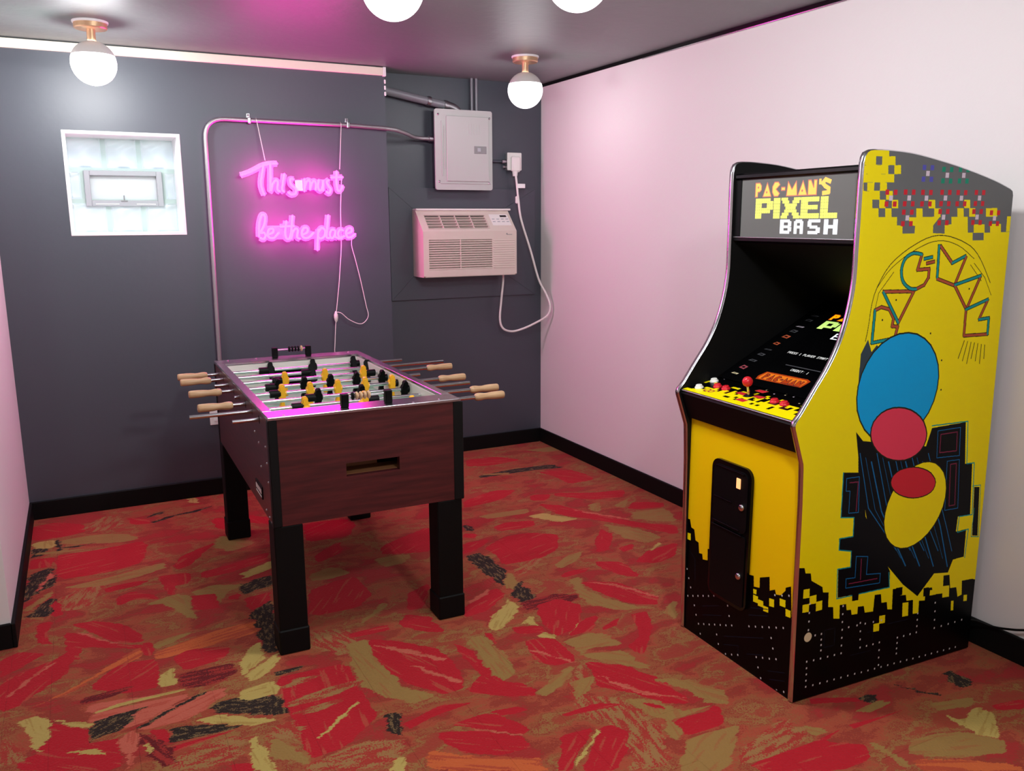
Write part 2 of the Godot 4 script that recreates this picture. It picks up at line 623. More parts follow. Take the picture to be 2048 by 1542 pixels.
func build_floor():
	var n := FastNoiseLite.new()
	n.seed = 7
	n.noise_type = FastNoiseLite.TYPE_SIMPLEX_SMOOTH
	n.frequency = 0.008
	n.fractal_octaves = 4
	n.domain_warp_enabled = true
	n.domain_warp_amplitude = 70.0
	n.domain_warp_frequency = 0.006
	var fl := n.get_image(CW / 2, CH)
	fl.resize(CW, CH, Image.INTERPOLATE_BILINEAR)
	var flow := fl.get_data()
	n.domain_warp_enabled = false
	n.seed = 12
	n.frequency = 0.22
	n.fractal_octaves = 2
	speck_bytes = n.get_image(CW, CH).get_data()
	n.seed = 19
	n.frequency = 0.03
	n.fractal_octaves = 3
	streak_bytes = n.get_image(CW, CH).get_data()
	brush.seed = 31
	brush.noise_type = FastNoiseLite.TYPE_SIMPLEX_SMOOTH
	brush.frequency = 1.0
	brush.fractal_octaves = 2
	var lut := PackedByteArray()
	for i in 256:
		var c: Array = [146, 60, 44]
		if i < 68:
			c = [156, 44, 42]
		elif i < 96:
			c = [142, 56, 42]
		elif i < 122:
			c = [158, 72, 50]
		elif i < 140:
			c = [148, 84, 52]
		elif i < 152:
			c = [142, 58, 42]
		elif i < 172:
			c = [146, 100, 58]
		elif i < 196:
			c = [150, 66, 46]
		else:
			c = [152, 60, 46]
		lut.append_array(PackedByteArray(c))
	carpet_bytes = PackedByteArray()
	carpet_bytes.resize(CW * CH * 3)
	var j := 0
	for i in CW * CH:
		var v := clampi(flow[i] + ((speck_bytes[i] - 128) >> 3), 0, 255) * 3
		carpet_bytes[j] = lut[v]
		carpet_bytes[j + 1] = lut[v + 1]
		carpet_bytes[j + 2] = lut[v + 2]
		j += 3
	carpet_pattern()
	var im := Image.create_from_data(CW, CH, false, Image.FORMAT_RGB8, carpet_bytes)
	var m := mat(Color.WHITE, 0.92, 0.0, 0.25)
	m.albedo_texture = ImageTexture.create_from_image(im)
	m.heightmap_enabled = true
	m.heightmap_scale = 0.18
	m.heightmap_texture = noise_tex(0.35, 512, 512, 2, 41)
	m.uv1_scale = Vector3(1, 1, 1)
	m.rim_enabled = true
	m.rim = 0.12
	m.heightmap_enabled = false
	m.normal_enabled = true
	m.normal_texture = ImageTexture.create_from_image(pile_normals())
	m.normal_scale = 0.5
	carpet_bytes.clear()
	var f := structure("floor", "red, rust and tan patterned carpet laid in planks", "floor")
	bx("subfloor", Vector3(-5.72, -0.12, -0.31), Vector3(0.12, -0.009, 7.32), M.black_trim, f, 0.0)
	# planks a quarter of a metre wide and a metre long, every other row shifted
	var xs := []
	for k in range(-9, 6):
		xs.append(-1.41 + 0.25 * k)
	for k in xs.size():
		var xa: float = maxf(xs[k], LEFT)
		var xb: float = minf(xs[k] + 0.25, 0.0)
		if xb - xa < 0.01:
			continue
		var z: float = 1.355 - 3.0 + 0.25 * ((k * 3) % 4)
		while z < 4.1:
			var za := maxf(z, 0.0 if xs[k] < -1.2 else REC)
			var zb := minf(z + 1.0, 4.1)
			if zb - za > 0.01 and zb > za:
				plank(f, m, xa, za, xb, zb)
			z += 1.0
	plank(f, m, -5.6, LEFT_END, LEFT, 4.1)
	plank(f, m, -5.6, 4.1, 0.0, 7.2)

func plank(f: Node3D, m: Material, xa: float, za: float, xb: float, zb: float):
	var st := new_st()
	var g := 0.00015
	var b := 0.0006
	xa += g
	xb -= g
	za += g
	zb -= g
	var top := [Vector3(xa + b, 0, zb - b), Vector3(xb - b, 0, zb - b), Vector3(xb - b, 0, za + b), Vector3(xa + b, 0, za + b)]
	var low := [Vector3(xa, -b, zb), Vector3(xb, -b, zb), Vector3(xb, -b, za), Vector3(xa, -b, za)]
	var uv = func(p): return Vector2((p.x + 3.5) / 3.5, p.z / 4.0)
	quad(st, top[0], top[1], top[2], top[3], -1, [uv.call(top[0]), uv.call(top[1]), uv.call(top[2]), uv.call(top[3])])
	for k in 4:
		var l := (k + 1) % 4
		quad(st, low[k], low[l], top[l], top[k], -1, [uv.call(low[k]), uv.call(low[l]), uv.call(top[l]), uv.call(top[k])])
		var d := Vector3(0, -0.006, 0)
		quad(st, low[k] + d, low[l] + d, low[l], low[k], -1, [uv.call(low[k]), uv.call(low[l]), uv.call(low[l]), uv.call(low[k])])
	st.generate_normals()
	st.generate_tangents()
	put("carpet_tile", st.commit(), m, f)

func pile_normals() -> Image:
	var n := FastNoiseLite.new()
	n.seed = 77
	n.frequency = 0.16
	n.fractal_octaves = 2
	var im := n.get_image(CW, CH)
	im.convert(Image.FORMAT_RGBA8)
	im.bump_map_to_normal_map(2.0)
	return im

# one colour field of the carpet's print: outline in units of five millimetres on the floor, its edge torn along the yarn
func patch(kind: String, o: Array):
	var p := PackedVector2Array()
	var ymin := 1e9
	var ymax := -1e9
	for i in range(0, o.size(), 2):
		var q := Vector2((o[i] * 0.005 + 3.5) / 3.5 * CW, o[i + 1] * 0.005 / 4.0 * CH)
		p.append(q)
		ymin = minf(ymin, q.y)
		ymax = maxf(ymax, q.y)
	# round the outline off and find the way the brush went
	var r := PackedVector2Array()
	var mid := Vector2.ZERO
	for i in p.size():
		var a := p[i]
		var b := p[(i + 1) % p.size()]
		r.append(a.lerp(b, 0.13))
		r.append(a.lerp(b, 0.87))
		mid += a / p.size()
	var sxx := 0.0
	var syy := 0.0
	var sxy := 0.0
	for a in p:
		var d := a - mid
		sxx += d.x * d.x
		syy += d.y * d.y
		sxy += d.x * d.y
	var ang := 0.5 * atan2(2.0 * sxy, sxx - syy)
	var ca := cos(ang)
	var sa := sin(ang)
	p = r
	var c: Array = PATCH[kind]
	var s: Array = PATCH_SPECK[kind]
	var how: Array = BRUSH[kind]          # raggedness, how much of the second colour, length and width of its streaks
	var rag: float = how[0]
	var cut: float = how[1]
	var fl: float = how[2]
	var fw: float = how[3]
	var grit := 0.0055 if kind in ["K", "S", "D"] else 0.0016
	for y in range(maxi(0, int(ymin)), mini(CH - 1, int(ymax)) + 1):
		var xs := []
		for i in p.size():
			var a := p[i]
			var b := p[(i + 1) % p.size()]
			if (a.y <= y) != (b.y <= y):
				var x := a.x + (y - a.y) / (b.y - a.y) * (b.x - a.x)
				var at := y * CW + clampi(int(x), 0, CW - 1)
				x += (speck_bytes[at] - 128) / 128.0 * rag + (streak_bytes[at] - 128) / 128.0 * rag * 2.0
				xs.append(x)
		xs.sort()
		for i in range(0, xs.size() - 1, 2):
			var l := maxi(0, int(xs[i]))
			var e := mini(CW, int(xs[i + 1]))
			for x in range(l, e):
				var at := y * CW + x
				var v := brush.get_noise_2d((x * ca + y * sa) * fl, (y * ca - x * sa) * fw + mid.x) + (speck_bytes[at] - 128) * grit
				var k: Array = s if v > cut else c
				at *= 3
				carpet_bytes[at] = k[0]
				carpet_bytes[at + 1] = k[1]
				carpet_bytes[at + 2] = k[2]

const BRUSH := {"R": [3.0, 0.47, 0.006, 0.06], "D": [6.0, 0.12, 0.012, 0.09], "T": [5.0, 0.30, 0.008, 0.07], "G": [5.0, 0.33, 0.01, 0.08], "K": [6.0, 0.30, 0.03, 0.10], "P": [5.0, 0.30, 0.01, 0.08], "O": [5.0, 0.12, 0.006, 0.06], "S": [9.0, 0.04, 0.015, 0.06]}

func carpet_pattern():
	patch("R", [-395,151,-350,157,-346,177,-363,210,-407,206])
	patch("R", [-344,253,-276,220,-303,287,-319,284,-348,274])
	patch("R", [-433,323,-407,313,-387,311,-385,355,-403,375,-444,374])
	patch("R", [-358,369,-330,356,-354,401,-368,400])
	patch("R", [-381,415,-372,406,-355,419,-359,436,-370,434])
	patch("T", [-413,406,-381,375,-379,382,-401,401])
	patch("T", [-423,290,-402,278,-386,302,-410,307,-427,303])
	patch("R", [-410,247,-376,219,-379,247,-408,265])
	patch("T", [-359,280,-335,281,-323,287,-335,303,-357,304])
	patch("K", [-159,81,-108,74,-47,78,-41,99,-77,91,-156,90])
	patch("T", [-147,76,-115,85,-116,95,-148,81])
	patch("R", [-81,100,-38,111,-30,138,-33,163,-70,164,-72,127])
	patch("R", [-139,5,-95,10,-73,40,-119,46,-152,34])
	patch("R", [-214,164,-165,143,-138,153,-171,178,-222,186])
	patch("R", [-133,179,-109,187,-126,206,-143,197])
	patch("R", [-105,185,-64,206,-22,214,-41,237,-78,227,-109,197])
	patch("R", [-142,211,-121,226,-97,280,-73,317,-43,343,-60,364,-85,325,-113,284,-138,255])
	patch("P", [-119,241,-97,272,-75,302,-77,304,-101,275])
	patch("G", [-170,242,-151,242,-135,264,-124,276,-150,276,-165,253])
	patch("T", [-92,241,-73,238,-91,267,-100,262])
	patch("T", [-69,258,-34,241,-61,270])
	patch("R", [-58,272,-39,256,-11,275,-19,288,-52,279])
	patch("T", [-59,284,-19,292,-35,333,-59,320,-73,301])
	patch("R", [-218,255,-201,249,-170,258,-180,275,-220,269])
	patch("T", [-219,216,-158,219,-163,234,-215,230])
	patch("R", [-254,306,-222,286,-192,288,-168,307,-191,342,-217,354,-256,351,-250,327])
	patch("T", [-212,374,-186,358,-170,357,-185,374,-211,384])
	patch("S", [-254,370,-217,348,-215,358,-252,382])
	patch("T", [-112,300,-87,328,-76,362,-102,369,-115,345])
	patch("R", [-149,345,-120,311,-118,333,-145,366,-159,366])
	patch("R", [-133,366,-115,363,-122,375,-137,377])
	patch("R", [-172,384,-151,398,-155,433,-168,426,-178,395])
	patch("R", [-140,403,-112,384,-73,381,-95,408,-123,415])
	patch("G", [-112,387,-90,372,-89,376,-110,388])
	patch("R", [-221,398,-206,392,-186,394,-194,401,-218,403])
	patch("K", [-246,237,-240,236,-241,258,-251,249])
	patch("R", [-255,258,-244,264,-248,276,-260,269])
	patch("R", [-266,283,-236,285,-259,304,-278,310])
	patch("K", [-279,315,-260,313,-259,338,-257,362,-275,395,-278,385,-277,338])
	patch("T", [-259,367,-256,383,-270,406,-276,397])
	patch("T", [26,22,-32,-16,-57,-9,-22,23])
	patch("R", [-658,25,-633,21,-609,41,-605,67,-625,74,-656,73])
	patch("S", [-607,56,-588,23,-569,33,-567,63,-584,73,-602,73])
	patch("R", [-565,42,-544,56,-543,73,-560,69])
	patch("K", [-543,44,-527,37,-529,44,-543,52])
	patch("K", [-543,69,-517,55,-520,63,-542,74])
	patch("K", [-531,60,-496,51,-473,42,-494,57])
	patch("G", [-497,1,-487,4,-488,25,-498,20])
	patch("T", [-631,84,-597,82,-574,90,-553,116,-573,119,-625,100])
	patch("K", [-635,79,-630,84,-627,107,-631,117,-634,95])
	patch("G", [-654,78,-635,79,-633,100,-651,106])
	patch("K", [-655,96,-637,106,-646,121,-655,124])
	patch("T", [-653,115,-647,111,-605,122,-632,122])
	patch("K", [-630,105,-605,110,-598,105,-615,113])
	patch("R", [-655,127,-634,131,-636,156,-655,155])
	patch("R", [-634,127,-598,130,-555,124,-551,146,-559,185,-588,196,-631,194])
	patch("K", [-654,168,-634,157,-633,203,-647,218,-656,235,-656,194])
	patch("T", [-656,250,-633,213,-633,229,-652,254])
	patch("K", [-649,256,-634,231,-633,273,-654,266])
	patch("P", [-648,211,-635,171,-633,179,-646,214])
	patch("T", [-629,215,-589,209,-543,194,-537,208,-566,221,-600,227])
	patch("S", [-629,240,-611,224,-593,224,-599,256,-607,269,-625,269])
	patch("R", [-634,238,-628,250,-625,274,-633,276])
	patch("R", [-594,233,-571,229,-555,234,-567,241,-592,244])
	patch("R", [-549,227,-520,231,-524,257,-537,257,-538,278,-544,272,-547,245])
	patch("R", [-585,260,-572,251,-553,271,-552,280,-571,270,-585,278])
	patch("R", [-534,209,-523,185,-492,165,-479,155,-502,185,-518,214,-531,219])
	patch("R", [-512,236,-483,229,-446,214,-450,235,-486,249,-513,252])
	patch("T", [-483,144,-449,184,-478,197,-493,177])
	patch("R", [-482,88,-469,90,-474,131,-482,122])
	patch("R", [-444,94,-426,113,-428,136,-447,121])
	patch("G", [-480,256,-446,237,-450,257,-478,270])
	patch("K", [-487,279,-481,283,-466,274,-453,273,-459,297,-475,299,-485,306])
	patch("T", [-528,280,-506,270,-482,282,-494,292,-501,301,-507,313,-508,300])
	patch("R", [-528,285,-505,291,-508,312,-506,322,-526,318])
	patch("R", [-498,302,-487,299,-490,312,-498,309])
	patch("T", [-565,286,-537,275,-528,283,-527,323,-528,339,-536,324,-549,291])
	patch("R", [-486,312,-461,309,-470,332,-479,342,-486,338])
	patch("K", [-487,341,-465,326,-466,343,-481,411,-487,416,-486,384])
	patch("R", [-619,297,-602,299,-582,316,-571,337,-569,356,-586,350,-602,326])
	patch("R", [-624,310,-612,319,-588,351,-570,361,-571,367,-612,343,-614,364,-623,359])
	patch("P", [-617,311,-587,349,-588,351,-616,315])
	patch("R", [-644,284,-635,283,-633,287,-637,308,-633,328,-641,323,-644,302])
	patch("R", [-570,358,-564,359,-564,378,-570,377])
	patch("T", [-563,364,-545,356,-534,357,-546,366,-563,374])
	patch("O", [-563,378,-525,364,-485,359,-488,381,-528,387,-562,391])
	patch("R", [-667,338,-654,329,-637,342,-645,350,-665,368])
	patch("R", [-665,372,-632,356,-616,342,-621,380,-634,394,-650,413,-662,418])
	patch("O", [-635,417,-604,393,-572,362,-572,381,-595,391,-621,412,-646,420])
	patch("P", [-660,396,-632,359,-631,361,-658,399])
	patch("R", [-572,362,-563,360,-565,383,-571,377])
	patch("R", [-609,411,-587,384,-561,389,-564,432,-588,430])
	patch("R", [-553,393,-538,385,-509,395,-518,412,-546,417])
	patch("G", [-563,419,-553,406,-553,434,-562,433])
	patch("D", [-552,420,-513,421,-512,437,-530,446,-549,442])
	patch("K", [-485,370,-469,372,-480,420,-488,418,-488,394])
	patch("G", [-507,443,-479,420,-483,437,-500,453,-506,454])
	patch("G", [-510,427,-491,395,-489,422,-508,445])
	patch("D", [-616,423,-578,421,-596,431,-613,432])
	patch("P", [-609,447,-571,448,-544,451,-582,477,-608,461])
	patch("P", [-610,434,-591,436,-579,440,-553,442,-580,445,-608,447])
	patch("G", [-607,446,-588,441,-549,442,-550,445,-584,445,-606,448])
	patch("K", [-608,458,-593,455,-571,454,-585,461,-581,463,-590,476,-606,478,-607,483,-608,471])
	patch("P", [-582,480,-564,465,-541,454,-523,454,-524,463,-549,483,-576,483])
	patch("K", [-581,478,-555,462,-538,453,-538,456,-555,466,-580,480])
	patch("K", [-530,471,-517,471,-492,483,-497,505,-532,485,-537,481])
	patch("G", [-517,463,-490,460,-491,478,-515,479])
	patch("G", [-546,486,-532,486,-498,511,-515,510,-542,492])
	patch("K", [-562,488,-542,494,-520,508,-560,506,-563,501])
	patch("R", [-567,510,-552,509,-523,509,-544,513,-565,516])
	patch("R", [-631,447,-621,454,-609,467,-609,482,-592,485,-593,521,-647,493,-647,484,-639,479,-631,466])
	patch("G", [-653,435,-637,432,-632,444,-633,468,-637,480,-642,462,-646,445])
	patch("S", [-660,450,-652,458,-642,481,-647,484,-658,483])
	patch("G", [-631,441,-608,459,-609,464,-620,457])
	patch("G", [-624,485,-606,490,-599,501,-611,494])
	patch("D", [-585,483,-574,489,-564,510,-563,528,-570,530,-576,507])
	patch("P", [-592,486,-583,479,-580,489,-588,524,-591,507])
	patch("G", [-580,500,-576,498,-573,512,-577,508])
	patch("R", [-575,484,-564,488,-564,504,-568,502])
	patch("S", [-561,519,-524,515,-523,535,-533,546,-567,535])
	patch("G", [-522,537,-515,520,-510,549,-509,565,-523,558])
	patch("R", [-533,545,-522,549,-522,558,-534,552])
	patch("R", [-488,457,-474,458,-438,460,-440,506,-438,536,-467,560,-491,562,-490,542,-491,499])
	patch("S", [-488,471,-475,464,-457,468,-468,472,-485,475])
	patch("S", [-488,493,-462,487,-438,487,-440,495,-463,500,-488,500])
	patch("S", [-490,508,-473,505,-451,505,-454,509,-475,514])
	patch("G", [-481,542,-446,513,-445,516,-480,544])
	patch("G", [-494,461,-489,461,-490,479,-497,479])
	patch("K", [-497,477,-491,482,-491,506,-502,504])
	patch("K", [-488,449,-467,449,-469,454,-488,455])
	patch("S", [-503,517,-492,516,-484,527,-490,544,-505,528])
	patch("T", [-507,528,-491,553,-491,568,-511,548])
	patch("S", [-491,566,-454,559,-435,569,-439,586,-464,588,-491,574])
	patch("K", [-435,537,-425,539,-432,566,-438,555])
	patch("G", [-452,594,-439,583,-440,593,-442,600])
	patch("S", [-450,398,-423,407,-423,437,-437,449,-455,423])
	patch("T", [-430,433,-412,431,-410,472,-414,508,-394,532,-413,534,-426,518,-436,501,-436,465])
	patch("R", [-413,433,-396,444,-370,472,-367,492,-369,515,-375,532,-390,533,-405,513,-415,487,-417,454])
	patch("P", [-415,441,-395,456,-371,488,-374,491,-394,467])
	patch("P", [-398,484,-385,500,-372,524,-376,524,-391,502])
	patch("R", [-424,417,-391,416,-392,426,-424,425])
	patch("R", [-381,413,-357,425,-355,450,-372,439,-382,423])
	patch("R", [-358,469,-349,481,-347,535,-329,556,-336,564,-371,542,-375,532,-358,537])
	patch("T", [-344,466,-330,468,-329,509,-334,531,-347,537,-350,510])
	patch("R", [-328,464,-322,470,-328,487,-329,476])
	patch("R", [-428,553,-411,548,-397,544,-376,551,-406,554,-426,561])
	patch("R", [-411,572,-389,581,-364,601,-365,613,-385,612,-406,598,-412,583])
	patch("R", [-399,568,-376,566,-366,574,-357,596,-363,599,-388,579])
	patch("R", [-371,566,-355,569,-346,576,-361,576])
	patch("O", [-423,586,-400,605,-368,623,-366,636,-367,638,-430,606])
	patch("P", [-390,578,-363,599,-364,600,-389,581])
	patch("R", [-305,466,-283,475,-285,487,-302,481])
	patch("G", [-316,447,-304,453,-312,465,-320,466])
	patch("S", [-288,540,-284,557,-302,582,-283,594,-280,627,-298,668,-324,660,-304,631,-308,615,-320,601,-314,572])
	patch("R", [-325,417,-283,393,-282,410,-309,431,-331,434])
	patch("P", [-317,409,-289,392,-287,396,-316,413])
	patch("K", [-259,389,-258,410,-259,428,-278,430,-277,412])
	patch("D", [-278,430,-241,428,-223,443,-247,452,-279,447])
	patch("R", [-268,441,-245,438,-233,459,-255,490,-281,497,-277,462])
	patch("G", [-316,447,-292,429,-283,418,-283,439,-305,461,-319,462])
	patch("R", [-304,467,-286,474,-286,484,-306,479])
	patch("G", [-294,464,-282,455,-283,476])
	patch("G", [-294,489,-283,485,-282,501])
	patch("R", [-306,491,-289,494,-282,503,-285,536,-303,535,-313,523,-309,504])
	patch("P", [-309,503,-287,537,-288,538,-309,508])
	patch("T", [-279,505,-254,503,-241,513,-241,532,-267,524,-278,532,-278,518])
	patch("T", [-276,529,-246,539,-244,572,-255,562,-276,537])
	patch("R", [-281,539,-258,558,-245,586,-245,610,-247,619,-258,615,-278,587,-292,572,-284,557])
	patch("P", [-283,558,-273,580,-260,601,-244,615,-265,600,-277,581])
	patch("G", [-273,500,-254,485,-249,486,-267,499])
	patch("R", [-246,481,-232,480,-248,501,-274,501])
	patch("R", [-208,492,-191,493,-203,517,-237,553,-242,537,-219,524])
	patch("R", [-240,500,-219,492,-226,502,-241,505])
	patch("T", [-219,410,-205,407,-215,435,-201,473,-184,488,-208,484,-228,462])
	patch("R", [-211,417,-181,433,-166,476,-177,488,-195,476,-208,442])
	patch("P", [-208,419,-183,437,-166,475,-169,476,-186,441])
	patch("T", [-180,501,-162,487,-160,494,-181,517])
	patch("T", [-332,559,-289,537,-308,559,-330,568])
	patch("T", [-302,559,-285,559,-299,576,-313,579])
	patch("R", [-331,591,-303,590,-287,600,-307,597,-329,594])
	patch("R", [-350,647,-315,615,-306,616,-304,628,-315,644,-332,656])
	patch("R", [-343,611,-319,613,-347,635,-355,644,-363,640,-351,626])
	patch("G", [-351,641,-318,615,-317,617,-349,642])
	patch("R", [-372,566,-352,569,-347,576,-367,574])
	patch("T", [-284,594,-264,606,-258,624,-236,628,-263,630,-269,629,-274,645,-280,650,-284,643,-275,629,-281,615])
	patch("R", [-275,604,-268,609,-266,618,-272,613])
	patch("R", [-269,630,-242,632,-235,628,-233,633,-243,649,-274,648])
	patch("T", [-277,651,-256,651,-234,654,-273,687,-299,674])
	patch("R", [-358,521,-353,534,-334,546,-333,561,-349,558,-376,538])
	patch("T", [-251,581,-227,597,-217,615,-223,633,-237,624,-240,601])
	patch("S", [-256,676,-207,661,-200,682,-225,689,-261,687])
	patch("R", [-259,688,-205,689,-179,687,-200,692,-180,706,-189,718,-215,717,-254,697])
	patch("T", [-199,671,-188,686,-201,685])
	patch("T", [-176,705,-172,708,-171,733,-179,733])
	patch("T", [-162,722,-150,716,-128,719,-110,728,-101,742,-109,752,-141,741,-165,725])
	patch("G", [-110,706,-100,717,-83,710,-76,720,-101,741,-108,731])
	patch("T", [-105,693,-72,702,-82,709,-104,703])
	patch("T", [-155,677,-132,675,-124,681,-150,683])
	patch("R", [-173,686,-150,689,-124,691,-146,691,-174,691])
	patch("R", [-71,714,-42,719,-55,727,-71,720])
	patch("R", [-172,652,-143,665,-142,671,-175,658])
	patch("K", [-140,666,-126,669,-129,674,-141,676])
	patch("K", [-62,672,-53,672,-54,692,-71,691])
	patch("K", [-106,666,-90,690,-92,691,-106,668])
	patch("O", [-167,729,-143,742,-113,764,-118,767,-172,739])

# ---------------------------------------------------------------- the glass block window
func build_window():
	var w := structure("window_1", "small square glass block window with a grey vent", "window")
	var x0 := -2.957
	var x1 := -2.377
	var y0 := 1.531
	var y1 := 2.077
	var st := new_st()      # white lining of the opening
	var t := 0.018
	box(st, Vector3(x0, y0, -0.3), Vector3(x0 + t, y1, 0.003), 0.002)
	box(st, Vector3(x1 - t, y0, -0.3), Vector3(x1, y1, 0.003), 0.002)
	box(st, Vector3(x0, y1 - t, -0.3), Vector3(x1, y1, 0.0025), 0.002)
	box(st, Vector3(x0, y0, -0.3), Vector3(x1, y0 + t, 0.0035), 0.002)
	obj("window_frame", st, M.white_paint, w)
	# wave pressed into the faces
	var im := Image.create(128, 128, false, Image.FORMAT_L8)
	for y in 128:
		for x in 128:
			var u := x / 128.0
			var v := y / 128.0
			var h := 0.5 + 0.28 * sin(TAU * (u * 1.4 + 0.55 * sin(v * 4.2) + v)) + 0.18 * sin(TAU * (v * 1.3 - u * 0.9))
			im.set_pixel(x, y, Color(h, h, h))
	im.convert(Image.FORMAT_RGBA8)
	im.bump_map_to_normal_map(9.0)
	var gm: StandardMaterial3D = M.block.duplicate()
	gm.normal_enabled = true
	gm.normal_texture = ImageTexture.create_from_image(im)
	gm.normal_scale = 1.0
	var zf := -0.235
	var xa := x0 + t
	var xb := x1 - t
	var ya := y0 + t
	var yb := y1 - t
	var cw := (xb - xa) / 3.0
	var ch := (yb - ya) / 3.0
	var vx0 := -2.868
	var vx1 := -2.466
	var vy0 := 1.690
	var vy1 := 1.886
	# joints of pale mortar between the blocks
	st = new_st()
	for k in [1, 2]:
		box(st, Vector3(xa, ya + ch * k - 0.012, zf - 0.07), Vector3(xb, ya + ch * k + 0.012, zf), 0.0)
	for r in [0, 2]:
		for k in [1, 2]:
			box(st, Vector3(xa + cw * k - 0.013, ya + ch * r, zf - 0.07), Vector3(xa + cw * k + 0.013, ya + ch * (r + 1), zf - 0.001), 0.0)
	box(st, Vector3(vx0 - 0.018, vy0 - 0.01, zf - 0.07), Vector3(vx0, vy1 + 0.01, zf - 0.001), 0.0)
	box(st, Vector3(vx1, vy0 - 0.01, zf - 0.07), Vector3(vx1 + 0.018, vy1 + 0.01, zf - 0.001), 0.0)
	obj("mortar", st, M.mortar, w)
	var cells := []
	for r in [0, 2]:
		for k in 3:
			cells.append([xa + cw * k + (0.013 if k else 0.0), ya + ch * r + (0.012 if r else 0.0), xa + cw * (k + 1) - (0.013 if k < 2 else 0.0), ya + ch * (r + 1) - (0.012 if r < 2 else 0.0)])
	cells.append([xa, ya + ch + 0.012, vx0 - 0.018, ya + 2.0 * ch - 0.012])
	cells.append([vx1 + 0.018, ya + ch + 0.012, xb, ya + 2.0 * ch - 0.012])
	for c in cells:
		var s := new_st()
		var e := 0.008
		var lo := Vector3(c[0], c[1], zf)
		var hi := Vector3(c[2], c[3], zf)
		var f := [Vector3(lo.x + e, lo.y + e, zf + 0.006), Vector3(hi.x - e, lo.y + e, zf + 0.006), Vector3(hi.x - e, hi.y - e, zf + 0.006), Vector3(lo.x + e, hi.y - e, zf + 0.006)]
		var o := [Vector3(lo.x, lo.y, zf), Vector3(hi.x, lo.y, zf), Vector3(hi.x, hi.y, zf), Vector3(lo.x, hi.y, zf)]
		var sx: float = (hi.x - lo.x) / cw
		var q := [Vector2(0, 1), Vector2(sx, 1), Vector2(sx, 0), Vector2(0, 0)]
		quad(s, f[0], f[1], f[2], f[3], -1, q)
		for k in 4:
			var l := (k + 1) % 4
			quad(s, o[k], o[l], f[l], f[k], -1, [q[k], q[l], q[l], q[k]])
		s.generate_normals()
		s.generate_tangents()
		put("glass_block", s.commit(), gm, w)
	# the vent in the middle row
	st = new_st()
	var fr := 0.03
	box(st, Vector3(vx0, vy0, zf - 0.07), Vector3(vx0 + fr, vy1, zf + 0.022), 0.003)
	box(st, Vector3(vx1 - fr, vy0, zf - 0.07), Vector3(vx1, vy1, zf + 0.022), 0.003)
	box(st, Vector3(vx0 + fr, vy1 - 0.028, zf - 0.07), Vector3(vx1 - fr, vy1, zf + 0.022), 0.003)
	box(st, Vector3(vx0 + fr, vy0, zf - 0.07), Vector3(vx1 - fr, vy0 + 0.034, zf + 0.022), 0.003)
	obj("vent_frame", st, M.frame_grey, w)
	bx("vent_pane", Vector3(vx0 + fr, vy0 + 0.034, zf - 0.012), Vector3(vx1 - fr, vy1 - 0.028, zf - 0.008), M.vent_pane, w, 0.0)
	st = new_st()
	box(st, Vector3(-2.675, vy0 + 0.03, zf + 0.0), Vector3(-2.669, vy0 + 0.062, zf + 0.012), 0.002)
	box(st, Vector3(-2.69, vy0 + 0.026, zf + 0.016), Vector3(-2.655, vy0 + 0.034, zf + 0.026), 0.002)
	obj("vent_latch", st, M.mid_grey, w)
	st = new_st()
	for s in [[-2.82, -2.7], [-2.61, -2.51]]:
		box(st, Vector3(s[0], vy0 + 0.010, zf + 0.02), Vector3(s[1], vy0 + 0.015, zf + 0.025), 0.001)
	obj("vent_slide", st, M.white_paint, w)

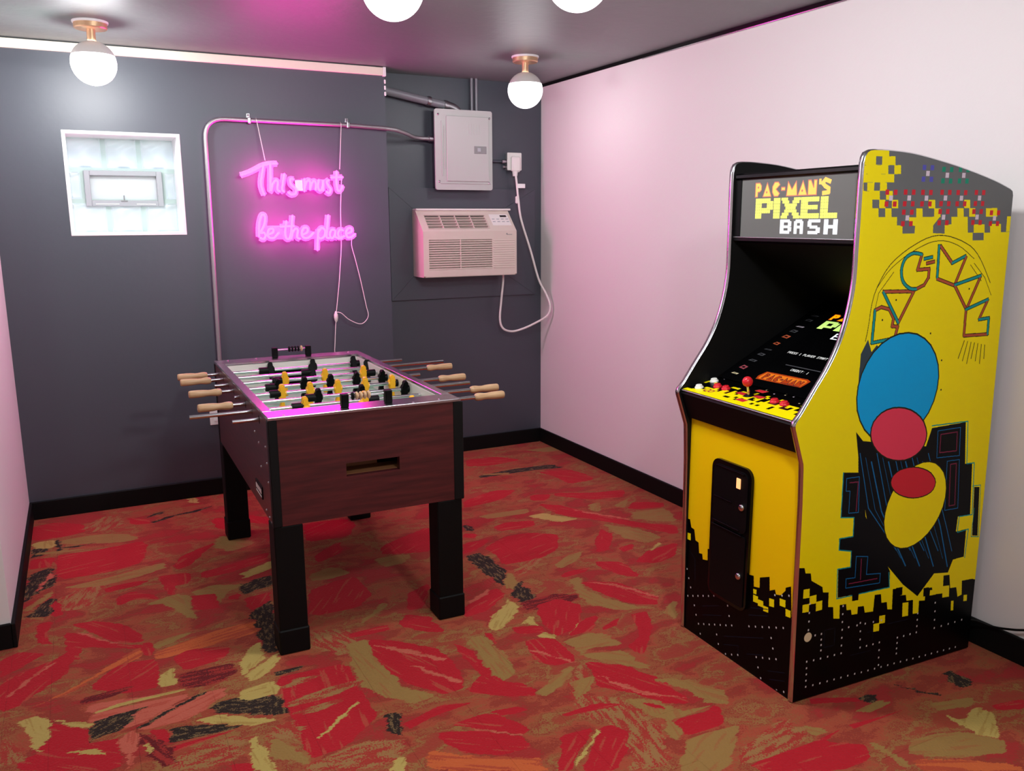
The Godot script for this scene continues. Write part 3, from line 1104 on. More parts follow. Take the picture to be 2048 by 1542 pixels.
# ---------------------------------------------------------------- ceiling lights
func build_lamps():
	var spots := [
		[Vector3(-2.79, ROOM_H, 0.55), "globe ceiling light above the glass block window", 0.95],
		[Vector3(-0.575, ROOM_H, 0.665), "globe ceiling light near the corner beside the breaker panel, brass base in view", 0.25],
		[Vector3(-1.97, ROOM_H, 2.40), "globe ceiling light cut by the top edge, between the pink glow and the pale glare", 1.25],
		[Vector3(-1.50, ROOM_H, 2.76), "globe ceiling light cut by the top edge, nearest the white right wall", 1.15],
		[Vector3(-3.7, ROOM_H, 4.6), "unseen globe ceiling light over the wide part of the room, placed to light the room from the left", 0.7],  # out of view; spot and strength chosen to light the room from the left
		[Vector3(-1.8, ROOM_H, 4.45), "unseen globe ceiling light overhead beside the viewer, placed to light the arcade cabinet side", 2.35],  # out of view; spot and strength chosen to brighten the cabinet's near side
	]
	for s in spots:
		var o := thing("ceiling_light", s[1], "ceiling light", s[0], 0.0, "round globe lights on the ceiling")
		var st := new_st()
		lathe(st, [Vector2(0.0, -0.034), Vector2(0.068, -0.034), Vector2(0.072, -0.030)], 32, Transform3D.IDENTITY, false)
		lathe(st, [Vector2(0.072, -0.030), Vector2(0.072, -0.002)], 32, Transform3D.IDENTITY, true, false)
		obj("canopy", st, M.brass, o)
		st = new_st()
		lathe(st, [Vector2(0.076, -0.010), Vector2(0.078, -0.006), Vector2(0.078, 0.0)], 32)
		obj("canopy_ring", st, M.white_paint, o)
		st = new_st()
		rod(st, Vector3(0, -0.10, 0), Vector3(0, -0.03, 0), 0.019, 20)
		obj("stem", st, M.brass, o)
		var c := Vector3(0, -0.184, 0)
		var R := 0.1
		var prof := []
		for k in 17:      # frosted lower part, up to a little above the middle
			var a := lerpf(-PI / 2, 0.36, k / 16.0)
			prof.append(Vector2(R * cos(a), R * sin(a)))
		st = new_st()
		lathe(st, prof, 40, Transform3D(Basis(), c), true, false)
		obj("glass_globe", st, M.lamp_glow, o)
		prof = []
		for k in 9:
			var a := lerpf(0.36, 1.36, k / 8.0)
			prof.append(Vector2(R * cos(a), R * sin(a)))
		st = new_st()
		lathe(st, prof, 40, Transform3D(Basis(), c), true, false)
		obj("clear_glass_top", st, M.clear_glass, o)
		var l := OmniLight3D.new()
		l.name = "lamp_light"
		l.position = c + Vector3(0, -0.005, 0)
		l.light_color = Color(0.98, 0.985, 0.99)
		l.light_energy = LAMP_LIGHT * s[2]
		l.light_size = 0.09
		l.omni_range = 12.0
		l.omni_attenuation = 2.0
		l.shadow_enabled = true
		o.add_child(l, true)

# ---------------------------------------------------------------- the arcade cabinet
const AW := 0.624            # width over both sides; u runs to the back, w from the near side to the far one

func side_profile() -> PackedVector2Array:
	var a := [Vector2(0, 0.004), Vector2(-0.011, 0.70), Vector2(-0.016, 0.815), Vector2(-0.018, 0.838)]
	a += [Vector2(-0.059, 0.955), Vector2(-0.061, 0.966), Vector2(-0.057, 0.977)]
	a += smooth_path([Vector2(-0.035, 1.001), Vector2(-0.012, 1.033), Vector2(0.021, 1.079), Vector2(0.059, 1.130), Vector2(0.092, 1.185), Vector2(0.116, 1.239), Vector2(0.134, 1.297), Vector2(0.147, 1.36), Vector2(0.153, 1.42), Vector2(0.153, 1.50)], 3)
	a += [Vector2(0.153, 1.60), Vector2(0.152, 1.70), Vector2(0.152, 1.768), Vector2(0.155, 1.786), Vector2(0.163, 1.799), Vector2(0.175, 1.805)]
	a += smooth_path([Vector2(0.19, 1.807), Vector2(0.252, 1.807), Vector2(0.355, 1.801), Vector2(0.482, 1.782), Vector2(0.613, 1.757), Vector2(0.752, 1.724), Vector2(0.838, 1.697)], 3)
	a += [Vector2(0.850, 1.690), Vector2(0.854, 1.676), Vector2(0.860, 1.2), Vector2(0.868, 0.6), Vector2(0.868, 0.004)]
	return PackedVector2Array(a)

func palette() -> Dictionary:
	return {
		"yellow": c8(244, 226, 8), "grey": c8(104, 107, 108), "black": c8(3, 3, 4), "night": c8(5, 6, 10), "slate": c8(52, 66, 76), "ink": c8(30, 28, 12), "red": c8(206, 40, 54), "coral": c8(226, 62, 88),
		"sky": c8(8, 164, 226), "teal": c8(22, 148, 150), "brown": c8(176, 82, 52), "blue": c8(20, 104, 160), "plum": c8(120, 36, 66), "deep": c8(16, 28, 44), "dot": c8(206, 206, 204), "cream": c8(214, 200, 160),
		"pale": c8(214, 200, 214), "violet": c8(84, 84, 176), "green": c8(26, 140, 110), "orange": c8(226, 118, 30), "gold": c8(255, 176, 6), "lemon": c8(240, 240, 60), "lime": c8(190, 226, 120), "white": c8(232, 236, 246), "rust": c8(170, 60, 20), "dim": c8(70, 70, 74), "pink": c8(150, 70, 80), "navy": c8(24, 24, 44),
	}

func print_mat(im: Image, rough: float, glow := 0.0) -> StandardMaterial3D:
	var m := mat(Color.WHITE, rough, 0.0, 0.22)
	var t := ImageTexture.create_from_image(im)
	m.albedo_texture = t
	m.texture_repeat = false
	if glow > 0.0:
		m.emission_enabled = true
		m.emission = Color.BLACK
		m.emission_texture = t
		m.emission_energy_multiplier = glow
	return m

# a flat print: corners counter-clockwise from the lower left, whole image
func sheet(called: String, p: Array, m: Material, parent: Node, thick := 0.002) -> MeshInstance3D:
	var st := new_st()
	var n: Vector3 = (p[1] - p[0]).cross(p[3] - p[0]).normalized() * thick
	quad(st, p[0], p[1], p[2], p[3], -1, [Vector2(0, 1), Vector2(1, 1), Vector2(1, 0), Vector2(0, 0)])
	for k in 4:
		var l := (k + 1) % 4
		quad(st, p[k] - n, p[l] - n, p[l], p[k], -1, [Vector2(0.01, 0.99), Vector2(0.01, 0.99), Vector2(0.01, 0.99), Vector2(0.01, 0.99)])
	return obj(called, st, m, parent)

func side_art() -> Image:
	var art := Art.new(1000, 1860, -90.0, 0.0, 910.0, 1860.0, palette())
	art.im.fill(art.pal.yellow)
	side_print(art)
	return art.im

func side_print(art: Art):
	# upper band: dark ground with yellow pixels
	art.poly("grey", [122, 1813, 874, 1830, 920, 1555, 837, 1554, 811, 1554, 807, 1582, 751, 1582, 756, 1553, 645, 1554, 637, 1606, 558, 1606, 562, 1582, 530, 1580, 533, 1552, 478, 1554, 476, 1579, 505, 1607, 363, 1605, 366, 1580, 393, 1578, 393, 1554, 339, 1554, 336, 1579, 311, 1580, 309, 1606, 142, 1606])
	art.poly("yellow", [122, 1813, 251, 1817, 254, 1790, 125, 1787])
	art.poly("yellow", [125, 1787, 281, 1791, 284, 1764, 127, 1761])
	art.poly("yellow", [127, 1761, 253, 1763, 256, 1737, 130, 1735])
	art.poly("yellow", [279, 1764, 308, 1765, 311, 1738, 282, 1737])
	art.poly("yellow", [130, 1735, 282, 1737, 284, 1712, 132, 1710])
	art.poly("yellow", [132, 1710, 253, 1711, 256, 1686, 135, 1684])
	art.poly("yellow", [135, 1684, 225, 1685, 228, 1659, 137, 1658])
	art.poly("yellow", [252, 1686, 281, 1686, 284, 1659, 255, 1659])
	art.poly("yellow", [137, 1658, 196, 1659, 199, 1633, 140, 1633])
	art.poly("yellow", [226, 1659, 252, 1659, 255, 1633, 228, 1633])
	art.poly("yellow", [280, 1659, 308, 1659, 311, 1633, 283, 1633])
	art.poly("yellow", [140, 1633, 225, 1633, 228, 1606, 142, 1606])
	art.poly("yellow", [254, 1633, 281, 1633, 285, 1606, 257, 1606])
	art.poly("yellow", [392, 1633, 420, 1633, 424, 1605, 395, 1605])
	art.poly("yellow", [445, 1660, 475, 1660, 479, 1633, 448, 1633])
	art.poly("yellow", [474, 1633, 503, 1633, 507, 1605, 477, 1605])
	art.poly("yellow", [583, 1634, 613, 1634, 618, 1605, 587, 1605])
	art.poly("yellow", [612, 1661, 641, 1661, 645, 1634, 616, 1634])
	art.poly("yellow", [640, 1634, 670, 1634, 674, 1606, 644, 1606])
	art.poly("yellow", [723, 1634, 780, 1635, 784, 1606, 727, 1606])
	art.poly("yellow", [835, 1607, 864, 1607, 863, 1555, 837, 1555])
	art.poly("yellow", [670, 1581, 724, 1581, 728, 1553, 674, 1554])
	art.poly("grey", [199, 1789, 225, 1789, 226, 1764, 200, 1764])
	art.poly("grey", [154, 1710, 170, 1710, 171, 1685, 156, 1685])
	art.poly("grey", [200, 1711, 224, 1711, 225, 1686, 200, 1686])
	art.poly("grey", [669, 1553, 724, 1553, 727, 1528, 672, 1528])
	pixel_cluster(art, "red", 356, 1665)
	pixel_cluster(art, "red", 434, 1665)
	pixel_cluster(art, "red", 522, 1666)
	pixel_cluster(art, "red", 598, 1666)
	pixel_cluster(art, "red", 686, 1667)
	pixel_cluster(art, "red", 276, 1664)
	pixel_cluster(art, "red", 355, 1603)
	pixel_cluster(art, "red", 521, 1605)
	pixel_cluster(art, "red", 683, 1605)
	pixel_cluster(art, "red", 771, 1601)
	pixel_cluster(art, "violet", 431, 1742)
	pixel_cluster(art, "green", 521, 1738)
	pixel_cluster(art, "green", 599, 1739)
	# lettering on the arch
	art.line("ink", 2.5, [212, 1216, 213, 1221, 214, 1229, 217, 1240, 219, 1255, 222, 1278, 224, 1306, 228, 1335, 235, 1363, 246, 1388, 260, 1412, 277, 1436, 296, 1457, 319, 1475, 346, 1492, 374, 1507, 401, 1519, 427, 1530, 452, 1538, 478, 1544, 505, 1547, 533, 1546, 563, 1542, 592, 1535, 618, 1528, 642, 1519, 664, 1510, 684, 1498, 704, 1482, 726, 1459, 749, 1430, 769, 1402, 783, 1383])
	art.line("ink", 2, [245, 1385, 254, 1396, 268, 1413, 285, 1431, 305, 1448, 328, 1463, 355, 1479, 384, 1493, 411, 1505, 436, 1514, 460, 1522, 483, 1527, 507, 1529, 531, 1529, 556, 1526, 580, 1520, 603, 1513, 627, 1503, 652, 1489, 673, 1476, 689, 1467])
	art.line("ink", 2, [239, 1289, 254, 1368, 314, 1433])
	art.line("ink", 2, [691, 1452, 752, 1402, 794, 1340])
	art.line("ink", 2, [674, 1447, 736, 1391])
	art.line("ink", 13, [244, 1314, 271, 1323, 308, 1314, 330, 1284, 326, 1258, 352, 1256, 342, 1218])
	art.line("ink", 13, [244, 1314, 241, 1209, 342, 1218])
	art.line("brown", 8.5, [244, 1314, 271, 1323, 308, 1314, 330, 1284, 326, 1258, 352, 1256, 342, 1218])
	art.line("teal", 8.5, [244, 1314, 241, 1209, 342, 1218])
	art.line("ink", 13, [275, 1372, 413, 1368, 353, 1268])
	art.line("ink", 13, [275, 1371, 353, 1268])
	art.line("brown", 8.5, [275, 1372, 413, 1368, 353, 1268])
	art.line("teal", 8.5, [275, 1371, 353, 1268])
	art.line("ink", 13, [436, 1486, 421, 1437, 475, 1439, 476, 1411, 458, 1387, 423, 1375])
	art.line("ink", 13, [436, 1486, 429, 1488, 418, 1490, 407, 1491, 396, 1491, 387, 1489, 377, 1485, 369, 1481, 362, 1475, 356, 1467, 352, 1458, 349, 1448, 348, 1438, 349, 1429, 351, 1419, 355, 1409, 360, 1401, 367, 1394, 376, 1387, 385, 1382, 393, 1378, 402, 1376, 410, 1375, 417, 1375, 423, 1375])
	art.line("brown", 8.5, [436, 1486, 421, 1437, 475, 1439, 476, 1411, 458, 1387, 423, 1375])
	art.line("teal", 8.5, [436, 1486, 429, 1488, 418, 1490, 407, 1491, 396, 1491, 387, 1489, 377, 1485, 369, 1481, 362, 1475, 356, 1467, 352, 1458, 349, 1448, 348, 1438, 349, 1429, 351, 1419, 355, 1409, 360, 1401, 367, 1394, 376, 1387, 385, 1382, 393, 1378, 402, 1376, 410, 1375, 417, 1375, 423, 1375])
	art.line("ink", 13, [449, 1472, 485, 1477])
	art.line("ink", 13, [462, 1457, 496, 1462])
	art.line("teal", 8.5, [449, 1472, 485, 1477])
	art.line("brown", 8.5, [462, 1457, 496, 1462])
	art.line("ink", 13, [520, 1512, 583, 1455])
	art.line("ink", 13, [583, 1455, 645, 1477])
	art.line("ink", 13, [648, 1474, 604, 1380, 518, 1405])
	art.line("ink", 13, [513, 1514, 517, 1410])
	art.line("brown", 8.5, [520, 1512, 583, 1455])
	art.line("teal", 8.5, [583, 1455, 645, 1477])
	art.line("brown", 8.5, [648, 1474, 604, 1380, 518, 1405])
	art.line("teal", 8.5, [513, 1514, 517, 1410])
	art.line("ink", 13, [730, 1406, 674, 1296, 606, 1379])
	art.line("ink", 13, [606, 1382, 731, 1409])
	art.line("brown", 8.5, [730, 1406, 674, 1296, 606, 1379])
	art.line("teal", 8.5, [606, 1382, 731, 1409])
	art.line("ink", 13, [780, 1325, 744, 1259])
	art.line("ink", 13, [673, 1293, 675, 1206, 795, 1204])
	art.line("ink", 13, [672, 1296, 780, 1326])
	art.line("ink", 13, [744, 1258, 794, 1261, 796, 1204])
	art.line("brown", 8.5, [780, 1325, 744, 1259])
	art.line("brown", 8.5, [673, 1293, 675, 1206, 795, 1204])
	art.line("teal", 8.5, [672, 1296, 780, 1326])
	art.line("teal", 8.5, [744, 1258, 794, 1261, 796, 1204])
	art.disc("ink", 335, 1343, 3)
	art.disc("ink", 280, 1281, 3)
	art.disc("ink", 679, 1366, 3)
	art.disc("ink", 509, 1224, 3)
	art.disc("ink", 575, 1128, 3)
	art.disc("ink", 586, 1025, 3)
	art.line("ink", 3, [680, 1189, 657, 1128])
	art.line("ink", 3, [697, 1185, 680, 1118])
	art.line("ink", 3, [715, 1181, 703, 1107])
	art.line("ink", 3, [733, 1178, 723, 1123])
	art.line("ink", 3, [751, 1174, 746, 1113])
	art.line("ink", 3, [769, 1170, 770, 1102])
	art.line("ink", 3, [787, 1167, 790, 1118])
	# plain abstract shapes in the colours of the mural
	art.poly("slate", [194, 1001, 196, 1176, 223, 1221, 243, 1179, 264, 1201, 295, 1175, 333, 1196, 352, 1171, 302, 1116])
	art.poly("night", [158, 787, 249, 775, 276, 603, 223, 556, 221, 623, 161, 632])
	art.poly("night", [159, 559, 223, 556, 274, 618, 413, 396, 417, 336, 173, 346, 166, 450, 222, 447, 219, 504, 164, 519])
	art.poly("night", [214, 888, 568, 825, 591, 646, 227, 757])
	art.poly("night", [559, 893, 729, 896, 747, 741, 785, 740, 802, 543, 737, 545, 734, 488, 789, 489, 791, 382, 625, 380, 529, 807])
	art.line("teal", 4, [158, 787, 161, 632, 221, 623, 223, 556, 163, 558, 163, 518, 220, 504, 222, 447, 163, 450, 169, 343, 417, 336, 408, 393])
	art.line("teal", 4, [558, 901, 740, 898, 757, 740, 796, 739, 814, 541, 744, 544, 743, 484, 801, 487, 797, 377])
	art.poly("night", [810, 646, 838, 642, 855, 453, 826, 458])
	art.line("teal", 3, [800, 651, 843, 649, 861, 448, 820, 455, 822, 564])
	art.poly("night", [201, 918, 275, 845, 568, 825, 667, 759, 752, 422, 713, 335, 640, 345, 563, 273, 481, 335, 394, 423, 287, 586, 236, 756])
	art.line("blue", 3.5, [226, 844, 284, 646, 435, 470])
	art.line("blue", 2, [253, 826, 316, 636, 461, 436])
	art.line("blue", 5, [281, 808, 347, 625, 488, 402])
	art.line("blue", 3.5, [304, 834, 379, 614, 505, 457])
	art.line("blue", 2, [332, 816, 412, 603, 532, 423])
	art.line("blue", 5, [361, 798, 445, 591, 560, 388])
	art.line("blue", 3.5, [385, 825, 478, 580, 576, 443])
	art.line("blue", 2, [414, 806, 511, 568, 604, 409])
	art.line("blue", 5, [443, 788, 545, 557, 632, 374])
	art.line("blue", 3.5, [467, 814, 579, 545, 649, 430])
	art.line("blue", 2, [497, 796, 614, 533, 678, 395])
	art.line("blue", 5, [527, 777, 649, 521, 707, 359])
	art.line("blue", 3.5, [552, 804, 684, 509, 723, 416])
	art.line("blue", 3, [590, 879, 704, 879, 713, 776, 597, 782, 590, 879])
	art.line("plum", 4, [607, 865, 690, 865, 695, 796, 609, 799, 607, 865])
	art.line("blue", 3, [652, 763, 715, 761, 732, 578, 664, 580, 652, 763])
	art.line("plum", 4, [671, 749, 701, 749, 714, 593, 684, 593, 671, 749])
	art.line("blue", 3, [174, 765, 231, 763, 239, 638, 195, 642, 193, 719, 176, 721, 174, 765])
	art.line("plum", 4, [190, 748, 228, 746, 228, 644])
	art.line("blue", 3, [245, 481, 299, 471, 299, 406, 367, 397, 366, 362, 207, 374, 205, 408, 247, 404, 245, 481])
	art.line("plum", 4, [270, 468, 273, 392])
	art.line("plum", 4, [220, 387, 353, 381])
	art.line("ink", 10, [553, 990, 533, 952, 504, 920, 469, 894, 430, 877, 388, 868, 346, 869, 306, 879, 270, 898, 240, 924, 217, 956, 201, 992, 195, 1031, 197, 1070, 208, 1109, 227, 1144, 253, 1176, 286, 1201, 323, 1219, 363, 1229, 405, 1230, 445, 1223, 482, 1206, 514, 1182, 540, 1150, 558, 1113, 566, 1073, 564, 1031, 553, 990])
	art.poly("sky", [553, 990, 533, 952, 504, 920, 469, 894, 430, 877, 388, 868, 346, 869, 306, 879, 270, 898, 240, 924, 217, 956, 201, 992, 195, 1031, 197, 1070, 208, 1109, 227, 1144, 253, 1176, 286, 1201, 323, 1219, 363, 1229, 405, 1230, 445, 1223, 482, 1206, 514, 1182, 540, 1150, 558, 1113, 566, 1073, 564, 1031])
	art.line("ink", 10, [533, 875, 532, 854, 524, 836, 510, 820, 490, 808, 466, 800, 438, 796, 409, 798, 380, 804, 351, 814, 326, 828, 304, 845, 287, 864, 275, 884, 270, 904, 271, 924, 278, 942, 292, 957, 310, 969, 333, 977, 360, 981, 388, 980, 417, 975, 446, 966, 473, 952, 496, 936, 514, 917, 526, 896, 533, 875])
	art.poly("coral", [533, 875, 532, 854, 524, 836, 510, 820, 490, 808, 466, 800, 438, 796, 409, 798, 380, 804, 351, 814, 326, 828, 304, 845, 287, 864, 275, 884, 270, 904, 271, 924, 278, 942, 292, 957, 310, 969, 333, 977, 360, 981, 388, 980, 417, 975, 446, 966, 473, 952, 496, 936, 514, 917, 526, 896])
	art.line("ink", 8, [635, 562, 613, 532, 586, 507, 555, 488, 522, 476, 489, 471, 457, 474, 428, 485, 404, 502, 384, 525, 371, 553, 365, 584, 367, 617, 375, 650, 390, 681, 410, 710, 436, 735, 465, 754, 497, 767, 530, 773, 562, 771, 592, 762, 617, 745, 638, 723, 652, 695, 659, 663, 659, 629, 651, 595, 635, 562])
	art.poly("yellow", [635, 562, 613, 532, 586, 507, 555, 488, 522, 476, 489, 471, 457, 474, 428, 485, 404, 502, 384, 525, 371, 553, 365, 584, 367, 617, 375, 650, 390, 681, 410, 710, 436, 735, 465, 754, 497, 767, 530, 773, 562, 771, 592, 762, 617, 745, 638, 723, 652, 695, 659, 663, 659, 629, 651, 595])
	art.line("ink", 7, [601, 692, 599, 680, 593, 669, 581, 660, 564, 654, 544, 651, 521, 650, 496, 652, 472, 657, 448, 665, 427, 674, 409, 685, 396, 697, 386, 710, 382, 722, 384, 734, 390, 744, 402, 752, 418, 759, 437, 762, 459, 763, 483, 762, 508, 757, 531, 750, 553, 741, 572, 730, 586, 717, 596, 705, 601, 692])
	art.poly("red", [601, 692, 599, 680, 593, 669, 581, 660, 564, 654, 544, 651, 521, 650, 496, 652, 472, 657, 448, 665, 427, 674, 409, 685, 396, 697, 386, 710, 382, 722, 384, 734, 390, 744, 402, 752, 418, 759, 437, 762, 459, 763, 483, 762, 508, 757, 531, 750, 553, 741, 572, 730, 586, 717, 596, 705])
	# lower band: black ground with yellow pixels and white dots
	art.poly("black", [-26, 489, 15, 482, 21, 462, 44, 458, 49, 431, 100, 399, 104, 379, 130, 374, 132, 321, 155, 316, 160, 273, 188, 267, 185, 317, 214, 315, 219, 291, 239, 289, 244, 269, 271, 267, 271, 293, 299, 290, 306, 264, 346, 260, 348, 321, 378, 318, 384, 284, 410, 282, 416, 253, 439, 248, 435, 325, 462, 323, 471, 294, 503, 290, 509, 266, 543, 263, 554, 208, 576, 207, 574, 253, 604, 248, 603, 295, 636, 292, 644, 263, 696, 257, 692, 327, 723, 324, 734, 270, 767, 267, 779, 227, 801, 231, 795, 287, 851, 284, 875, 275, 955, -266, -25, -3])
	art.poly("yellow", [17, 406, 44, 405, 45, 372, 17, 374])
	art.poly("yellow", [46, 377, 76, 377, 77, 346, 47, 347])
	art.poly("yellow", [76, 351, 104, 351, 105, 317, 77, 317])
	art.poly("yellow", [17, 352, 46, 351, 46, 322, 18, 324])
	art.poly("yellow", [353, 211, 382, 210, 383, 179, 355, 181])
	art.poly("yellow", [379, 236, 408, 234, 409, 204, 380, 205])
	art.poly("yellow", [490, 262, 520, 259, 524, 206, 494, 208])
	art.poly("yellow", [542, 267, 570, 265, 576, 205, 547, 208])
	art.poly("yellow", [627, 283, 660, 280, 660, 260, 627, 262])
	art.poly("yellow", [692, 286, 728, 282, 732, 237, 696, 240])
	art.poly("yellow", [746, 217, 760, 216, 763, 177, 749, 178])
	art.poly("yellow", [813, 227, 832, 225, 833, 200, 814, 202])
	art.poly("black", [240, 346, 270, 344, 270, 318, 241, 320])
	art.poly("black", [451, 326, 483, 324, 484, 294, 453, 295])
	art.poly("black", [592, 298, 620, 296, 621, 263, 594, 265])
	dots(art, [55, 47, 796, 21], 24)
	dots(art, [55, 47, 52, 140], 5)
	dots(art, [52, 140, 208, 134], 6)
	dots(art, [208, 134, 201, 310], 7)
	dots(art, [50, 255, 49, 349], 4)
	dots(art, [82, 229, 110, 228], 2)
	dots(art, [110, 228, 113, 167], 4)
	dots(art, [235, 225, 391, 217], 5)
	dots(art, [289, 229, 297, 135], 4)
	dots(art, [297, 135, 390, 133], 4)
	dots(art, [390, 133, 395, 45], 4)
	dots(art, [479, 131, 575, 130], 4)
	dots(art, [479, 131, 481, 69], 4)
	dots(art, [575, 130, 574, 204], 4)
	dots(art, [669, 126, 816, 127], 5)
	dots(art, [669, 126, 661, 227], 4)
	art.disc("cream", 50, 230, 17)
	art.line("deep", 2.5, [123, 238, 171, 237, 173, 173, 125, 175, 123, 238])
	art.line("deep", 2.5, [251, 116, 352, 112])
	art.line("deep", 2.5, [324, 186, 354, 184, 354, 147])
	art.line("deep", 2.5, [425, 196, 530, 193])

func front_art() -> Image:
	var art := Art.new(640, 900, -640.0, 0.0, 0.0, 900.0, palette())
	art.im.fill(c8(240, 198, 8))
	front_print(art)
	return art.im

func front_print(art: Art):
	art.poly("black", [-668, 443, -637, 453, -592, 458, -582, 428, -563, 426, -553, 385, -534, 383, -528, 342, -509, 346, -505, 325, -476, 332, -478, 378, -446, 384, -439, 326, -221, 370, -218, 331, -189, 338, -190, 376, -143, 397, -139, 348, -114, 362, -108, 347, -86, 353, -65, 378, -65, 389, -41, 403, 1, -13, -634, -177])
	art.poly("yellow", [-636, 426, -614, 426, -613, 405, -634, 404])
	art.poly("yellow", [-612, 399, -584, 402, -583, 374, -611, 372])
	art.poly("yellow", [-219, 301, -194, 303, -193, 278, -218, 275])
	art.poly("yellow", [-193, 294, -167, 297, -165, 274, -193, 270])
	art.poly("yellow", [-166, 282, -141, 285, -140, 266, -165, 262])
	art.poly("yellow", [-139, 321, -115, 325, -114, 297, -138, 292])
	art.poly("yellow", [-90, 341, -62, 345, -61, 319, -88, 315])
	art.poly("yellow", [-60, 316, -36, 318, -35, 293, -58, 290])
	art.poly("yellow", [-220, 322, -203, 325, -203, 307, -219, 305])
	dots(art, [-619, 128, -431, 207], 7)
	dots(art, [-627, 317, -572, 183], 5)
	dots(art, [-545, 119, -532, 85], 2)
	dots(art, [-515, 55, -323, 135], 7)
	dots(art, [-351, 201, -340, 165], 2)
	dots(art, [-232, 173, -65, 243], 6)
	dots(art, [-405, 61, -393, 28], 2)
	dots(art, [-350, 8, -283, 37], 3)
	dots(art, [-187, 76, -90, 116], 4)
	dots(art, [-175, 42, -159, 9], 2)
	dots(art, [-119, 181, -108, 147], 2)
	dots(art, [-79, 5, -45, 17], 2)
	dots(art, [-113, 342, -48, 367], 3)
	dots(art, [-612, 13, -502, 19], 2)
	art.line("deep", 2.5, [-496, 138, -398, 181])
	art.line("deep", 2.5, [-494, 102, -384, 148])
	art.line("deep", 2.5, [-228, 247, -144, 277])
	art.line("deep", 2.5, [-237, 215, -142, 253])
	art.line("deep", 2.5, [-364, 74, -157, 163])
	art.line("deep", 2.5, [-362, 41, -284, 74, -281, 42])
	art.line("deep", 2.5, [-237, 64, -152, 101])
	art.line("deep", 2.5, [-127, 54, -47, 87])
	art.line("deep", 2.5, [-115, 28, -45, 57])
	art.line("deep", 2.5, [-587, 331, -552, 309, -547, 224])

